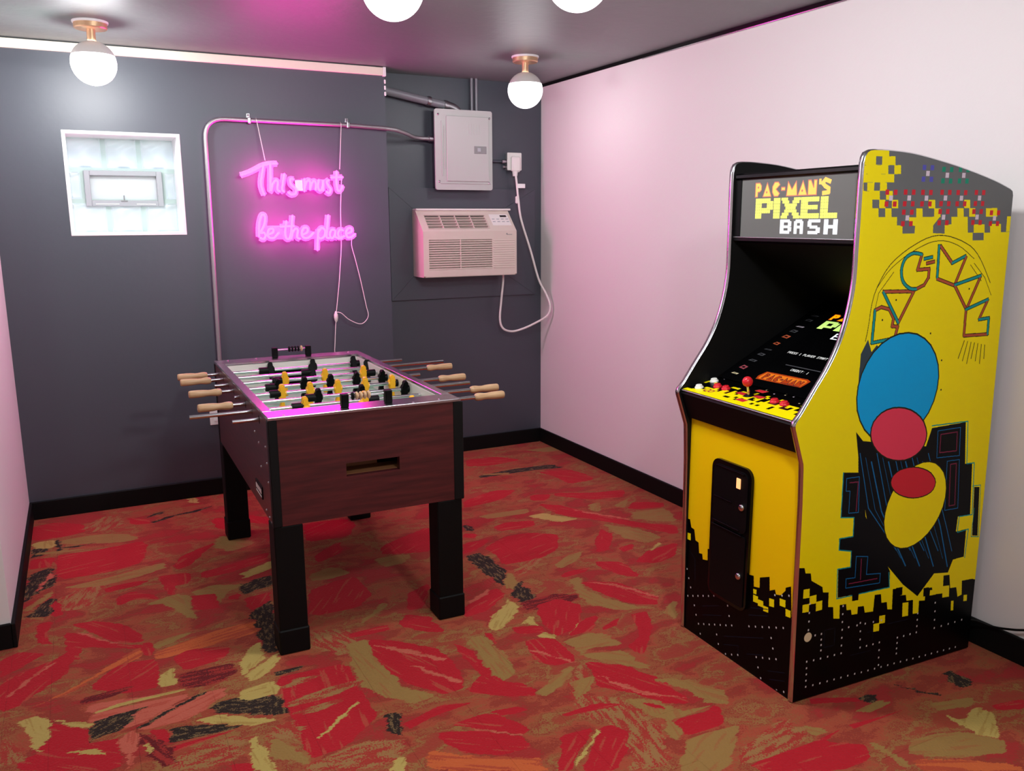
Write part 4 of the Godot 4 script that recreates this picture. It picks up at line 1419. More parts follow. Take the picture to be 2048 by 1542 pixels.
func build_arcade():
	var o := thing("arcade_cabinet", "yellow and black upright arcade cabinet against the white right wall", "arcade cabinet", Vector3(-0.93247, 0, 3.25675), -0.0306514)
	var prof := side_profile()
	var flip := Transform3D(Basis(Vector3(1, 0, 0), Vector3(0, 1, 0), Vector3(0, 0, 1)), Vector3.ZERO)
	for far in [false, true]:
		var z1 := -AW + 0.02 if far else 0.0
		var st := new_st()
		prism(st, prof, z1 - 0.02, z1, flip)
		var sp := obj("side_panel", st, M.black_matte, o)
		# moulding round the front and top edge
		st = new_st()
		group_no += 1
		var sec := [[z1 - 0.0206, 0.0], [z1 - 0.0190, 0.0030], [z1 - 0.010, 0.0042], [z1 - 0.001, 0.0030], [z1 + 0.0008, 0.0]]
		var n := prof.size() - 4
		for i in n:
			for k in 4:
				var q := []
				for e in [[i, k], [i, k + 1], [i + 1, k + 1], [i + 1, k]]:
					var at: int = e[0]
					var t := (prof[mini(at + 1, n)] - prof[maxi(at - 1, 0)]).normalized()
					var nn := Vector2(-t.y, t.x)
					var v: Vector2 = prof[at] + nn * sec[e[1]][1]
					q.append(Vector3(v.x, v.y, sec[e[1]][0]))
				quad(st, q[0], q[1], q[2], q[3], group_no)
		obj("edge_molding", st, M.chrome, sp)
		if not far:
			var idx := Geometry2D.triangulate_polygon(prof)
			st = new_st()
			for i in range(0, idx.size(), 3):
				var a := prof[idx[i]]
				var b := prof[idx[i + 1]]
				var c := prof[idx[i + 2]]
				if (b - a).cross(c - a) < 0.0:
					var s := b
					b = c
					c = s
				var uv := []
				for v in [a, b, c]:
					uv.append(Vector2((v.x + 0.09) / 1.0, (1.86 - v.y) / 1.86))
				tri(st, Vector3(a.x, a.y, 0.0009), Vector3(b.x, b.y, 0.0009), Vector3(c.x, c.y, 0.0009), -1, uv)
			obj("printed_side", st, print_mat(side_art(), 0.33), sp)
	var w0 := -AW + 0.02
	var w1 := -0.02
	# lower front with its print
	bx("front_panel", Vector3(0.004, 0.0, w0), Vector3(0.02, 0.87, w1), M.black_matte, o, 0.0)
	var fm := print_mat(front_art(), 0.36)
	var st := new_st()
	var fu := func(w: float, y: float): return Vector2((w + 0.64) / 0.64, (0.9 - y) / 0.9)
	quad(st, Vector3(0.0028, 0.006, w0), Vector3(0.0028, 0.006, w1), Vector3(0.0028, 0.868, w1), Vector3(0.0028, 0.868, w0), -1, [fu.call(w0, 0.006), fu.call(w1, 0.006), fu.call(w1, 0.868), fu.call(w0, 0.868)])
	obj("printed_front", st, fm, o)
	# black lip under the controls
	st = new_st()
	var turn := Transform3D(Basis(Vector3(1, 0, 0), Vector3(0, 1, 0), Vector3(0, 0, 1)), Vector3.ZERO)
	prism(st, PackedVector2Array([Vector2(-0.016, 0.866), Vector2(0.03, 0.866), Vector2(0.03, 0.975), Vector2(-0.044, 0.974), Vector2(-0.052, 0.962)]), w0, w1, turn)
	obj("control_lip", st, M.black_plastic, o)
	st = new_st()
	tube(st, [Vector3(-0.049, 0.9735, w0), Vector3(-0.049, 0.9735, w1)], 0.0035, 8)
	obj("lip_bead", st, M.steel, o)
	# control panel
	var cd := Vector3(0.9855, 0.1699, 0.0)
	var cn := Vector3(-0.1699, 0.9855, 0.0)
	var c0 := Vector3(-0.045, 0.977, 0.0)
	var ca := Art.new(1168, 400, -604.0, 0.0, -20.0, 200.0, palette())
	ca.im.fill(ca.pal.black)
	var rng := RandomNumberGenerator.new()
	rng.seed = 5
	ca.rect("yellow", -604, 0, -20, 22)
	for k in 42:
		var x := -604.0 + k * 14.0
		var t := k / 41.0
		var top := 34.0 + 40.0 * sin(t * 3.0) + (18.0 if k % 3 else 0.0) + rng.randf() * 24.0
		if k > 28:
			top = 52.0 + 26.0 * float(k % 2) + (30.0 if k > 30 and k < 38 else 0.0)
		if k < 5:
			top = 6.0 + 12.0 * k
		ca.rect("yellow", x, 0, x + 14, floorf(top / 14.0) * 14.0)
		for j in 5:
			if rng.randf() < 0.34:
				var y := 28.0 + 14.0 * rng.randi_range(0, 6)
				ca.rect("black" if y < top else "yellow", x, y, x + 14, y + 14)
	for k in 12:
		var x := -590.0 + k * 48.0 + rng.randf() * 20.0
		var y := 120.0 + rng.randf() * 60.0
		ca.rect("cream" if k % 2 else "pale", x, y, x + 6, y + 5)
	for s in [[-378, 92, 1], [-340, 148, 0], [-321, 42, 0], [-298, 100, 1]]:      # the four red pointers round the stick
		var x: float = s[0]
		var y: float = s[1]
		ca.poly("red", [x - 24, y - 9, x + 20, y - 13, x + 24, y + 11, x - 20, y + 8])
		ca.line("brown", 2.0, [x - 24, y - 9, x + 20, y - 13, x + 24, y + 11, x - 20, y + 8, x - 24, y - 9])
	ca.disc("brown", -514, 46, 15)
	ca.disc("yellow", -514, 46, 9)
	ca.disc("brown", -490, 44, 13)
	ca.disc("yellow", -490, 44, 7)
	var cp := Node3D.new()
	cp.name = "control_panel"
	o.add_child(cp, true)
	sheet("printed_top", [c0 + Vector3(0, 0, w1), c0 + cd * 0.2 + Vector3(0, 0, w1), c0 + cd * 0.2 + Vector3(0, 0, w0), c0 + Vector3(0, 0, w0)], null, cp, 0.02)
	var pt: MeshInstance3D = cp.get_child(0)
	var s2 := new_st()
	quad(s2, c0 + Vector3(0, 0, w1), c0 + cd * 0.2 + Vector3(0, 0, w1), c0 + cd * 0.2 + Vector3(0, 0, w0), c0 + Vector3(0, 0, w0), -1, [Vector2(1, 1), Vector2(1, 0), Vector2(0, 0), Vector2(0, 1)])
	pt.mesh = commit(s2)
	pt.material_override = print_mat(ca.im, 0.28)
	var on := func(w: float, s: float) -> Transform3D: return Transform3D(Basis(cd, cn, Vector3(0, 0, 1)), c0 + cd * s + Vector3(0, 0, w))
	for b in [[-0.578, 0.128, 0], [-0.562, 0.045, 0], [-0.513, 0.092, 1], [-0.466, 0.092, 1], [-0.212, 0.092, 1], [-0.165, 0.092, 1]]:
		st = new_st()
		var r := 0.0165
		lathe(st, [Vector2(r, -0.002), Vector2(r, 0.004), Vector2(r - 0.003, 0.007)], 24, on.call(b[0], b[1]), true, true)
		lathe(st, [Vector2(r - 0.0045, 0.004), Vector2(r - 0.0045, 0.011), Vector2(r - 0.006, 0.0125), Vector2(0.0, 0.0115)], 24, on.call(b[0], b[1]), true, false)
		obj("push_button", st, M.red_plastic if b[2] else M.white_button, cp)
	var js := Node3D.new()
	js.name = "joystick"
	cp.add_child(js, true)
	js.transform = on.call(-0.337, 0.088)
	st = new_st()
	lathe(st, [Vector2(0.018, 0.0), Vector2(0.018, 0.002), Vector2(0.006, 0.004)], 24)
	obj("dust_washer", st, M.black_plastic, js)
	st = new_st()
	rod(st, Vector3.ZERO, Vector3(0, 0.04, 0), 0.005, 12)
	obj("shaft", st, M.chrome, js)
	st = new_st()
	var ball := []
	for k in 13:
		var a := lerpf(-PI / 2, PI / 2, k / 12.0)
		ball.append(Vector2(0.0185 * cos(a), 0.0185 * sin(a) + 0.052))
	lathe(st, ball, 28, Transform3D.IDENTITY, true, false)
	obj("ball_top", st, M.red_plastic, js)
	# monitor under dark glass
	var md := Vector3(0.891, 0.454, 0.0)
	var mn := Vector3(-0.454, 0.891, 0.0)
	var m0 := Vector3(0.10, 1.002, 0.0)
	var ma := Art.new(1168, 1240, -604.0, 0.0, -20.0, 620.0, palette())
	ma.im.fill(c8(4, 4, 5))
	ma.rect("black", -470, 140, -150, 560)
	monitor_print(ma)
	var lit := Art.new(1168, 1240, -604.0, 0.0, -20.0, 620.0, palette())      # only the picture on the tube glows
	lit.im.fill(Color.BLACK)
	screen_print(lit)
	screen_print(ma)
	var mm := print_mat(lit.im, 0.2, 0.9)
	mm.albedo_texture = ImageTexture.create_from_image(ma.im)
	st = new_st()
	var q := [m0 + md * 0.02 + Vector3(0, 0, w1), m0 + md * 0.62 + Vector3(0, 0, w1), m0 + md * 0.62 + Vector3(0, 0, w0), m0 + md * 0.02 + Vector3(0, 0, w0)]
	var vlow := 1.0 - 0.02 / 0.62
	quad(st, q[0], q[1], q[2], q[3], -1, [Vector2(1, vlow), Vector2(1, 0), Vector2(0, 0), Vector2(0, vlow)])
	for k in 4:
		var l := (k + 1) % 4
		quad(st, q[k] - mn * 0.01, q[l] - mn * 0.01, q[l], q[k], -1, [Vector2(0.001, 0.001), Vector2(0.001, 0.001), Vector2(0.001, 0.001), Vector2(0.001, 0.001)])
	obj("monitor_screen", st, mm, o)
	# black housing behind and above the screen
	st = new_st()
	var shell := PackedVector2Array([Vector2(0.652, 1.275), Vector2(0.66, 1.295), Vector2(0.20, 1.528), Vector2(0.19, 1.515)])
	prism(st, shell, w0, w1)
	obj("speaker_panel", st, M.black_matte, o)
	bx("marquee_sill", Vector3(0.163, 1.522, w0), Vector3(0.20, 1.536, w1), M.black_plastic, o, 0.002)
	st = new_st()
	tube(st, [Vector3(0.1635, 1.5365, w0), Vector3(0.1635, 1.5365, w1)], 0.0024, 8)
	obj("sill_bead", st, M.steel, o)
	bx("marquee_top", Vector3(0.157, 1.743, w0), Vector3(0.20, 1.765, w1), M.black_gloss, o, 0.006)
	bx("marquee_end", Vector3(0.163, 1.536, w0), Vector3(0.19, 1.743, w0 + 0.032), M.black_plastic, o, 0.003)
	bx("marquee_end", Vector3(0.163, 1.536, w1 - 0.016), Vector3(0.19, 1.743, w1), M.black_plastic, o, 0.003)
	var qa := Art.new(1120, 420, -572.0, 1536.0, -36.0, 1743.0, palette())
	qa.im.fill(Color.BLACK)
	qa.title("gold", "rust", -500, 1679, 49, 300)
	qa.rect("gold", -196, 1712, -186, 1730)
	qa.line("gold", 14, [-148, 1720, -168, 1727, -180, 1716, -168, 1706, -152, 1698, -152, 1686, -176, 1684])
	for r in [[-496, 1603, -464, 1674], [-464, 1657, -420, 1674], [-437, 1633, -406, 1664], [-464, 1622, -420, 1640]]:
		qa.rect("lemon", r[0], r[1], r[2], r[3])
	qa.rect("lemon", -403, 1603, -371, 1674)
	for k in 7:      # the stepped diagonals of the X
		var d: float = [30.0, 24.0, 13.0, 8.0, 13.0, 24.0, 30.0][k]
		for sg in [-1.0, 1.0]:
			qa.rect("lemon", -320 + sg * d - 16, 1603 + k * 10.15, -320 + sg * d + 16, 1603 + (k + 1) * 10.15)
	for r in [[-272, 1603, -240, 1674], [-240, 1658, -190, 1674], [-240, 1632, -196, 1647], [-240, 1603, -188, 1620], [-184, 1603, -151, 1674], [-151, 1603, -110, 1621]]:
		qa.rect("lemon", r[0], r[1], r[2], r[3])
	for k in 8:
		qa.rect("black", -500, 1602.6 + k * 10.15, -105, 1603.4 + k * 10.15)
	for k in 36:
		qa.rect("black", -496 + k * 10.9, 1600, -495.3 + k * 10.9, 1676)
	for r in [[-366, 1552, -348, 1600], [-348, 1590, -320, 1600], [-348, 1571, -320, 1580], [-348, 1552, -320, 1562], [-328, 1560, -311, 1575], [-328, 1577, -312, 1594], [-299, 1552, -285, 1594], [-292, 1588, -262, 1600], [-271, 1552, -256, 1594], [-288, 1570, -268, 1579], [-232, 1590, -180, 1600], [-236, 1576, -219, 1594], [-226, 1570, -192, 1580], [-198, 1556, -180, 1574], [-234, 1552, -190, 1562], [-164, 1552, -145, 1600], [-124, 1552, -105, 1600], [-146, 1571, -122, 1582]]:
		qa.rect("white", r[0], r[1], r[2], r[3])
	sheet("marquee_screen", [Vector3(0.168, 1.536, w0 + 0.032), Vector3(0.168, 1.536, w1 - 0.016), Vector3(0.168, 1.743, w1 - 0.016), Vector3(0.168, 1.743, w0 + 0.032)], marquee_mat(qa.im), o, 0.004)
	# roof and back
	st = new_st()
	prism(st, PackedVector2Array([Vector2(0.19, 1.745), Vector2(0.19, 1.762), Vector2(0.42, 1.752), Vector2(0.84, 1.665), Vector2(0.84, 1.648), Vector2(0.42, 1.735)]), w0, w1)
	obj("roof_panel", st, M.black_matte, o)
	bx("back_panel", Vector3(0.835, 0.004, w0), Vector3(0.85, 1.66, w1), M.black_matte, o, 0.0)
	# coin door
	var cdoor := Node3D.new()
	cdoor.name = "coin_door"
	o.add_child(cdoor, true)
	var face := Transform3D(Basis(Vector3(0, 0, 1), Vector3(0, 1, 0), Vector3(-1, 0, 0)), Vector3(0.003, 0, 0))
	st = new_st()
	prism(st, rounded(-0.456, 0.218, -0.243, 0.748, 0.036), 0.0, 0.012, face, 1.0, true)
	obj("door_frame", st, M.black_gloss, cdoor)
	st = new_st()
	prism(st, rounded(-0.442, 0.508, -0.257, 0.730, 0.026), 0.0, 0.0155, face, 1.0, true)
	obj("upper_door", st, M.black_plastic, cdoor)
	st = new_st()
	prism(st, rounded(-0.442, 0.232, -0.257, 0.498, 0.012), 0.0, 0.0155, face, 1.0, true)
	obj("lower_door", st, M.black_plastic, cdoor)
	for e in [[0.604, 0.609, -0.435, -0.335, -0.016], [0.512, 0.518, -0.435, -0.29, -0.018], [0.496, 0.501, -0.44, -0.275, -0.018], [0.722, 0.727, -0.43, -0.275, -0.016]]:
		bx("door_ridge", Vector3(e[4], e[0], e[2]), Vector3(-0.0125, e[1], e[3]), M.black_gloss, cdoor, 0.001)
	bx("coin_slot", Vector3(-0.0165, 0.668, -0.314), Vector3(-0.0125, 0.706, -0.292), M.amber, cdoor, 0.002)
	for y in [0.604, 0.347]:
		st = new_st()
		lathe(st, [Vector2(0.0125, 0.0), Vector2(0.0125, 0.005), Vector2(0.009, 0.008), Vector2(0.0, 0.008)], 20, Transform3D(Basis(Vector3(0, 1, 0), Vector3(-1, 0, 0), Vector3(0, 0, 1)), Vector3(-0.0125, y, -0.282)), true, false)
		obj("door_lock", st, M.chrome, cdoor)
	# mains lead lying along the wall behind the cabinet
	st = new_st()
	tube(st, smooth_path([Vector3(-0.14, 0.10, 3.20), Vector3(-0.06, 0.115, 3.285), Vector3(-0.028, 0.108, 3.35), Vector3(-0.026, 0.128, 3.42), Vector3(-0.026, 0.155, 3.50), Vector3(-0.022, 0.15, 3.62), Vector3(-0.022, 0.13, 3.8)], 6), 0.0042, 10)
	tag(obj("mains_cord", st, M.black_plastic), "black mains cord along the wall at the lower right edge", "power cord")

func marquee_mat(glow: Image) -> StandardMaterial3D:      # dark grey glass, the letters lit from behind
	var m := print_mat(glow, 0.12, 1.5)
	m.albedo_texture = null
	m.albedo_color = c8(98, 98, 96)
	return m

func screen_print(ma: Art):
	ma.title("gold", "rust", -470, 482, 40, 320)
	for r in [[-470, 416, -444, 473], [-444, 459, -408, 473], [-422, 438, -395, 466], [-444, 428, -408, 442], [-388, 416, -362, 473], [-280, 416, -254, 473], [-254, 460, -212, 473], [-254, 438, -218, 450], [-254, 416, -210, 430], [-204, 416, -178, 473], [-178, 416, -144, 431]]:
		ma.rect("lime", r[0], r[1], r[2], r[3])
	for k in 7:
		var d: float = [27.0, 21.0, 11.0, 6.0, 11.0, 21.0, 27.0][k]
		for sg in [-1.0, 1.0]:
			ma.rect("lime", -321 + sg * d - 13, 416 + k * 8.15, -321 + sg * d + 13, 416 + (k + 1) * 8.15)
	ma.pixels("white", "BASH", -354, 363, 8.2, 5.7, 0.4)
	ma.pixels("dot", "PRESS 1 PLAYER START OR 2", -449, 238, 1.62, 1.75)
	ma.pixels("dot", "CREDIT: 1", -340, 142, 1.62, 1.75)
	for k in 26:
		ma.rect("dim", -388 + k * 6.6, 168, -383.5 + k * 6.6, 172)
func monitor_print(ma: Art):
	# orange name plate
	ma.poly("rust", [-432, 58, -214, 66, -206, 108, -226, 116, -424, 110, -438, 78])
	ma.poly("orange", [-424, 64, -222, 71, -216, 103, -228, 109, -418, 104, -428, 78])
	ma.title("rust", "navy", -412, 68, 32, 190)
	# faded little emblems on the bezel
	var k := 0
	for s in [[62, "cream", 40, 5], [107, "pink", 38, 13], [156, "dim", 46, 7], [201, "dim", 40, 9], [237, "dim", 44, 4], [283, "brown", 34, 10], [335, "brown", 40, 12], [377, "dim", 40, 10], [411, "pale", 46, 4], [461, "dim", 40, 8], [495, "dim", 40, 5]]:
		var y: float = s[0]
		var hw: float = s[2] * 0.5
		ma.poly(s[1], [-550 - hw, y - s[3] * 0.6, -550 + hw * 0.7, y - s[3], -550 + hw, y + s[3] * 0.5, -550 - hw * 0.5, y + s[3]])
		ma.poly("black", [-550 - hw * 0.5, y - s[3] * 0.3, -550 + hw * 0.4, y - s[3] * 0.4, -550 + hw * 0.5, y + s[3] * 0.2, -550 - hw * 0.4, y + s[3] * 0.4])
		k += 1

# ---------------------------------------------------------------- the foosball table
func build_table():
	var o := thing("foosball_table", "dark red wood foosball table on black legs in the middle of the room", "foosball table", Vector3(-2.3905, 0, 2.1373), -0.0117)
	var W := 0.739
	var L := 1.419
	var top := 0.916
	var low := 0.505
	var t := 0.03
	# body of mahogany boards; the near end has the ball slot
	var body := Node3D.new()
	body.name = "cabinet_body"
	o.add_child(body, true)
	var st := new_st()
	var s0 := Vector2(0.275, 0.66)
	var s1 := Vector2(0.484, 0.712)
	box(st, Vector3(t, low, -t), Vector3(s0.x, top - 0.012, 0), 0.0, Transform3D.IDENTITY, 1.4)
	box(st, Vector3(s1.x, low, -t), Vector3(W - t, top - 0.012, 0), 0.0, Transform3D.IDENTITY, 1.4)
	box(st, Vector3(s0.x, low, -t), Vector3(s1.x, s0.y, 0), 0.0, Transform3D.IDENTITY, 1.4)
	box(st, Vector3(s0.x, s1.y, -t), Vector3(s1.x, top - 0.012, 0), 0.0, Transform3D.IDENTITY, 1.4)
	obj("end_board", st, M.wood, body)
	bx("end_board", Vector3(t, low, -L), Vector3(W - t, top - 0.012, -L + t), M.wood, body, 0.001, 1.4)
	bx("side_board", Vector3(0, low, -L + t), Vector3(t, top - 0.012, -t), M.wood, body, 0.001, 1.4, false)
	bx("side_board", Vector3(W - t, low, -L + t), Vector3(W, top - 0.012, -t), M.wood, body, 0.001, 1.4, false)
	bx("floor_board", Vector3(t, low + 0.01, -L + t), Vector3(W - t, low + 0.03, -t), M.black_matte, body, 0.0)
	st = new_st()
	box(st, Vector3(s0.x - 0.03, s0.y - 0.025, -0.13), Vector3(s1.x + 0.03, s0.y + 0.001, -t), 0.0)
	box(st, Vector3(s0.x - 0.03, s0.y, -0.15), Vector3(s1.x - 0.05, s1.y + 0.03, -0.13), 0.0)
	obj("ball_tray", st, M.tan_wood, body)
	for c in [[0.0, 0.0], [W - t, 0.0], [0.0, -L + t], [W - t, -L + t]]:
		bx("corner_strip", Vector3(c[0] - (0.003 if c[0] == 0.0 else 0.0), low - 0.002, c[1] - t - (0.003 if c[1] < 0 else 0.0)), Vector3(c[0] + t + (0.012 if c[0] > 0 else 0.0), top - 0.012, c[1] + (0.003 if c[1] == 0.0 else 0.0)), M.black_matte, body, 0.003)
	# rim
	bx("end_rail", Vector3(-0.002, top - 0.012, -0.11), Vector3(W + 0.002, top, 0.004), M.rail, o, 0.002)
	bx("end_rail", Vector3(-0.002, top - 0.012, -L - 0.004), Vector3(W + 0.002, top, -L + 0.11), M.rail, o, 0.002)
	bx("side_rail", Vector3(-0.002, top - 0.012, -L + 0.11), Vector3(0.035, top, -0.11), M.rail, o, 0.002)
	bx("side_rail", Vector3(W - 0.035, top - 0.012, -L + 0.11), Vector3(W + 0.002, top, -0.11), M.rail, o, 0.002)
	for p in [[0.06, -0.02], [0.25, -0.012], [0.66, -0.02], [0.55, -0.012], [0.06, -L + 0.03], [0.2, -L + 0.02], [0.68, -L + 0.03]]:
		st = new_st()
		lathe(st, [Vector2(0.005, 0.0), Vector2(0.004, 0.002), Vector2(0.0, 0.0025)], 12, Transform3D(Basis(), Vector3(p[0], top, p[1])), true, false)
		obj("rail_screw", st, M.chrome, o)
	# playing field
	var fy := 0.785
	var pf := bx("playfield", Vector3(t, fy - 0.02, -L + 0.11), Vector3(W - t, fy, -0.11), M.field, o, 0.0)
	st = new_st()
	for z in [-L * 0.5, -0.32, -L + 0.32]:
		box(st, Vector3(0.04, fy, z - 0.003), Vector3(W - 0.04, fy + 0.0006, z + 0.003), 0.0)
	for x in [0.2, W - 0.2]:
		box(st, Vector3(x - 0.003, fy, -0.32), Vector3(x + 0.003, fy + 0.0006, -0.11), 0.0)
		box(st, Vector3(x - 0.003, fy, -L + 0.11), Vector3(x + 0.003, fy + 0.0006, -L + 0.32), 0.0)
	for k in 40:
		var a0 := TAU * k / 40
		var a1 := TAU * (k + 1) / 40
		var c := Vector3(W * 0.5, fy + 0.0006, -L * 0.5)
		quad(st, c + Vector3(cos(a0), 0, -sin(a0)) * 0.097, c + Vector3(cos(a0), 0, -sin(a0)) * 0.103, c + Vector3(cos(a1), 0, -sin(a1)) * 0.103, c + Vector3(cos(a1), 0, -sin(a1)) * 0.097)
	obj("field_lines", st, M.field_line, pf)
	bx("inner_wall", Vector3(t, fy, -L + 0.10), Vector3(t + 0.008, top - 0.014, -0.10), M.white_laminate, o, 0.0)
	bx("inner_wall", Vector3(W - t - 0.008, fy, -L + 0.10), Vector3(W - t, top - 0.014, -0.10), M.white_laminate, o, 0.0)
	var gx := W * 0.5
	for z in [-0.112, -L + 0.102]:
		st = new_st()
		box(st, Vector3(t, fy, z), Vector3(gx - 0.1, top - 0.014, z + 0.01), 0.0)
		box(st, Vector3(gx + 0.1, fy, z), Vector3(W - t, top - 0.014, z + 0.01), 0.0)
		box(st, Vector3(gx - 0.1, fy + 0.075, z), Vector3(gx + 0.1, top - 0.014, z + 0.01), 0.0)
		var iw := obj("inner_wall", st, M.white_laminate, o)
		bx("goal_back", Vector3(gx - 0.1, fy, (-0.06 if z > -0.5 else z - 0.03)), Vector3(gx + 0.1, fy + 0.075, (-0.055 if z > -0.5 else z - 0.025)), M.black_matte, iw, 0.0)
	# legs
	for c in [[-0.003, 0.0], [W - 0.103, 0.0], [-0.003, -L + 0.104], [W - 0.103, -L + 0.104]]:
		var st2 := new_st()
		var x: float = c[0]
		var z: float = c[1]
		box(st2, Vector3(x, 0.095, z - 0.104), Vector3(x + 0.106, low, z), 0.004)
		var leg := obj("leg", st2, M.leg_black, o)
		bx("leg_foot", Vector3(x - 0.004, 0.0, z - 0.108), Vector3(x + 0.110, 0.098, z + 0.004), M.leg_black, leg, 0.005)
	# small maker's plate and studs on the long side
	var mp := bx("name_plate", Vector3(-0.004, 0.552, -0.34), Vector3(0, 0.602, -0.20), M.black_plastic, body, 0.001)
	st = new_st()
	for k in 6:
		box(st, Vector3(-0.0052, 0.572, -0.325 + k * 0.02), Vector3(-0.004, 0.590, -0.312 + k * 0.02), 0.0)
	box(st, Vector3(-0.0052, 0.558, -0.325), Vector3(-0.004, 0.564, -0.21), 0.0)
	obj("plate_marks", st, M.white_plastic, mp)
	for p in [[0.80, -0.30], [0.775, -0.22], [0.79, -0.08], [0.73, -0.07], [0.685, -0.20], [0.66, -0.06], [0.53, -0.14], [0.52, -0.08], [0.515, -0.035], [0.80, -0.7], [0.78, -0.9]]:
		st = new_st()
		lathe(st, [Vector2(0.005, 0.0), Vector2(0.004, 0.003), Vector2(0.0, 0.004)], 10, Transform3D(Basis(Vector3(0, 1, 0), Vector3(-1, 0, 0), Vector3(0, 0, 1)), Vector3(0, p[0], p[1])), true, false)
		obj("stud", st, M.steel, body)
	# rods with their players
	var man := man_mesh()
	var grip := grip_mesh()
	var st3 := new_st()
	lathe(st3, [Vector2(0.0085, 0.0), Vector2(0.0165, 0.0), Vector2(0.017, 0.004), Vector2(0.017, 0.041), Vector2(0.0165, 0.045), Vector2(0.0085, 0.045)], 20, Transform3D(Basis(Vector3(0, -1, 0), Vector3(1, 0, 0), Vector3(0, 0, 1)), Vector3.ZERO), false)
	var bump := commit(st3)
	st3 = new_st()
	lathe(st3, [Vector2(0.008, -0.008), Vector2(0.015, -0.008), Vector2(0.017, -0.003), Vector2(0.017, 0.0), Vector2(0.008, 0.0)], 18, Transform3D(Basis(Vector3(0, 1, 0), Vector3(-1, 0, 0), Vector3(0, 0, 1)), Vector3.ZERO), false)
	var bearing := commit(st3)
	# left end, right end, side of the handle, colour of the players, tilt, their places, places of the stops
	var rows := [
		[-0.190, 0.935, -1, 0, -0.35, [0.247, 0.46, 0.672], [0.19, 0.684]],
		[-0.192, 1.112, -1, 0, -0.5, [0.415, 0.697], [0.366, 0.708]],
		[-0.061, 1.097, 1, 1, 0.05, [0.254, 0.444, 0.632], [0.195, 0.645]],
		[-0.187, 0.867, -1, 0, 0.3, [0.191, 0.309, 0.43, 0.552, 0.677], [0.136, 0.69]],
		[-0.020, 1.039, 1, 1, 0.08, [0.178, 0.300, 0.423, 0.548, 0.675], [0.126, 0.688]],
		[-0.185, 0.995, -1, 0, 0.35, [0.297, 0.485, 0.682], [0.242, 0.690]],
		[-0.231, 1.066, 1, 1, 0.0, [0.207, 0.454], [0.155, 0.468]],
		[-0.097, 1.020, 1, 1, 0.6, [0.175, 0.39, 0.601], [0.02, 0.655]],
	]
	for k in 8:
		var r: Array = rows[k]
		var z := -0.185 - 0.1546 * (7 - k)
		var rn := Node3D.new()
		rn.name = "rod"
		o.add_child(rn, true)
		rn.position = Vector3(0, 0.872, z)
		st = new_st()
		var hl := 0.136
		var a: float = r[0] + (hl - 0.02 if r[2] < 0 else 0.0)
		var b: float = r[1] - (hl - 0.02 if r[2] > 0 else 0.0)
		rod(st, Vector3(a, 0, 0), Vector3(b, 0, 0), 0.0078, 16)
		obj("steel_rod", st, M.chrome, rn)
		var h := put("handle", grip, M.pale_wood, rn)
		h.position = Vector3(r[0] + hl, 0, 0) if r[2] < 0 else Vector3(r[1] - hl, 0, 0)
		h.rotation = Vector3(0.4 * k, PI if r[2] < 0 else 0.0, 0)
		for x in r[5]:
			var p := put("player", man, M.yellow_man if r[3] else M.black_man, rn)
			p.position = Vector3(x, 0, 0)
			p.rotation.x = r[4]
		for x in r[6]:
			var s := put("rod_stop", bump, M.black_plastic, rn)
			s.position = Vector3(x, 0, 0)
		var be := put("rod_bearing", bearing, M.black_plastic, rn)
		be.position = Vector3(0, 0, 0)
		be = put("rod_bearing", bearing, M.black_plastic, rn)
		be.position = Vector3(W, 0, 0)
		be.rotation.y = PI
	# score counters on both end rails
	for far in [false, true]:
		var sc := Node3D.new()
		sc.name = "score_counter"
		o.add_child(sc, true)
		sc.position = Vector3(0, top, -L + 0.045 if far else -0.05)
		for x in [0.292, 0.462]:
			bx("counter_post", Vector3(x - 0.014, 0, -0.014), Vector3(x + 0.014, 0.052, 0.014), M.black_plastic, sc, 0.003)
		st = new_st()
		rod(st, Vector3(0.292, 0.04, 0), Vector3(0.462, 0.04, 0), 0.0035, 10)
		obj("counter_wire", st, M.chrome, sc)
		var along_x := Basis(Vector3(0, -1, 0), Vector3(1, 0, 0), Vector3(0, 0, 1))
		for k in 5:
			st = new_st()
			var x := (0.324 + 0.0155 * k) if not far else (0.366 + 0.0155 * k)
			lathe(st, [Vector2(0.004, -0.005), Vector2(0.012, -0.005), Vector2(0.0155, -0.001), Vector2(0.0155, 0.001), Vector2(0.012, 0.005), Vector2(0.004, 0.005)], 16, Transform3D(along_x, Vector3(x, 0.04, 0)), false)
			var tan: bool = k == 4 if far else k > 0
			obj("counter_bead", st, M.pale_wood if tan else M.black_plastic, sc)

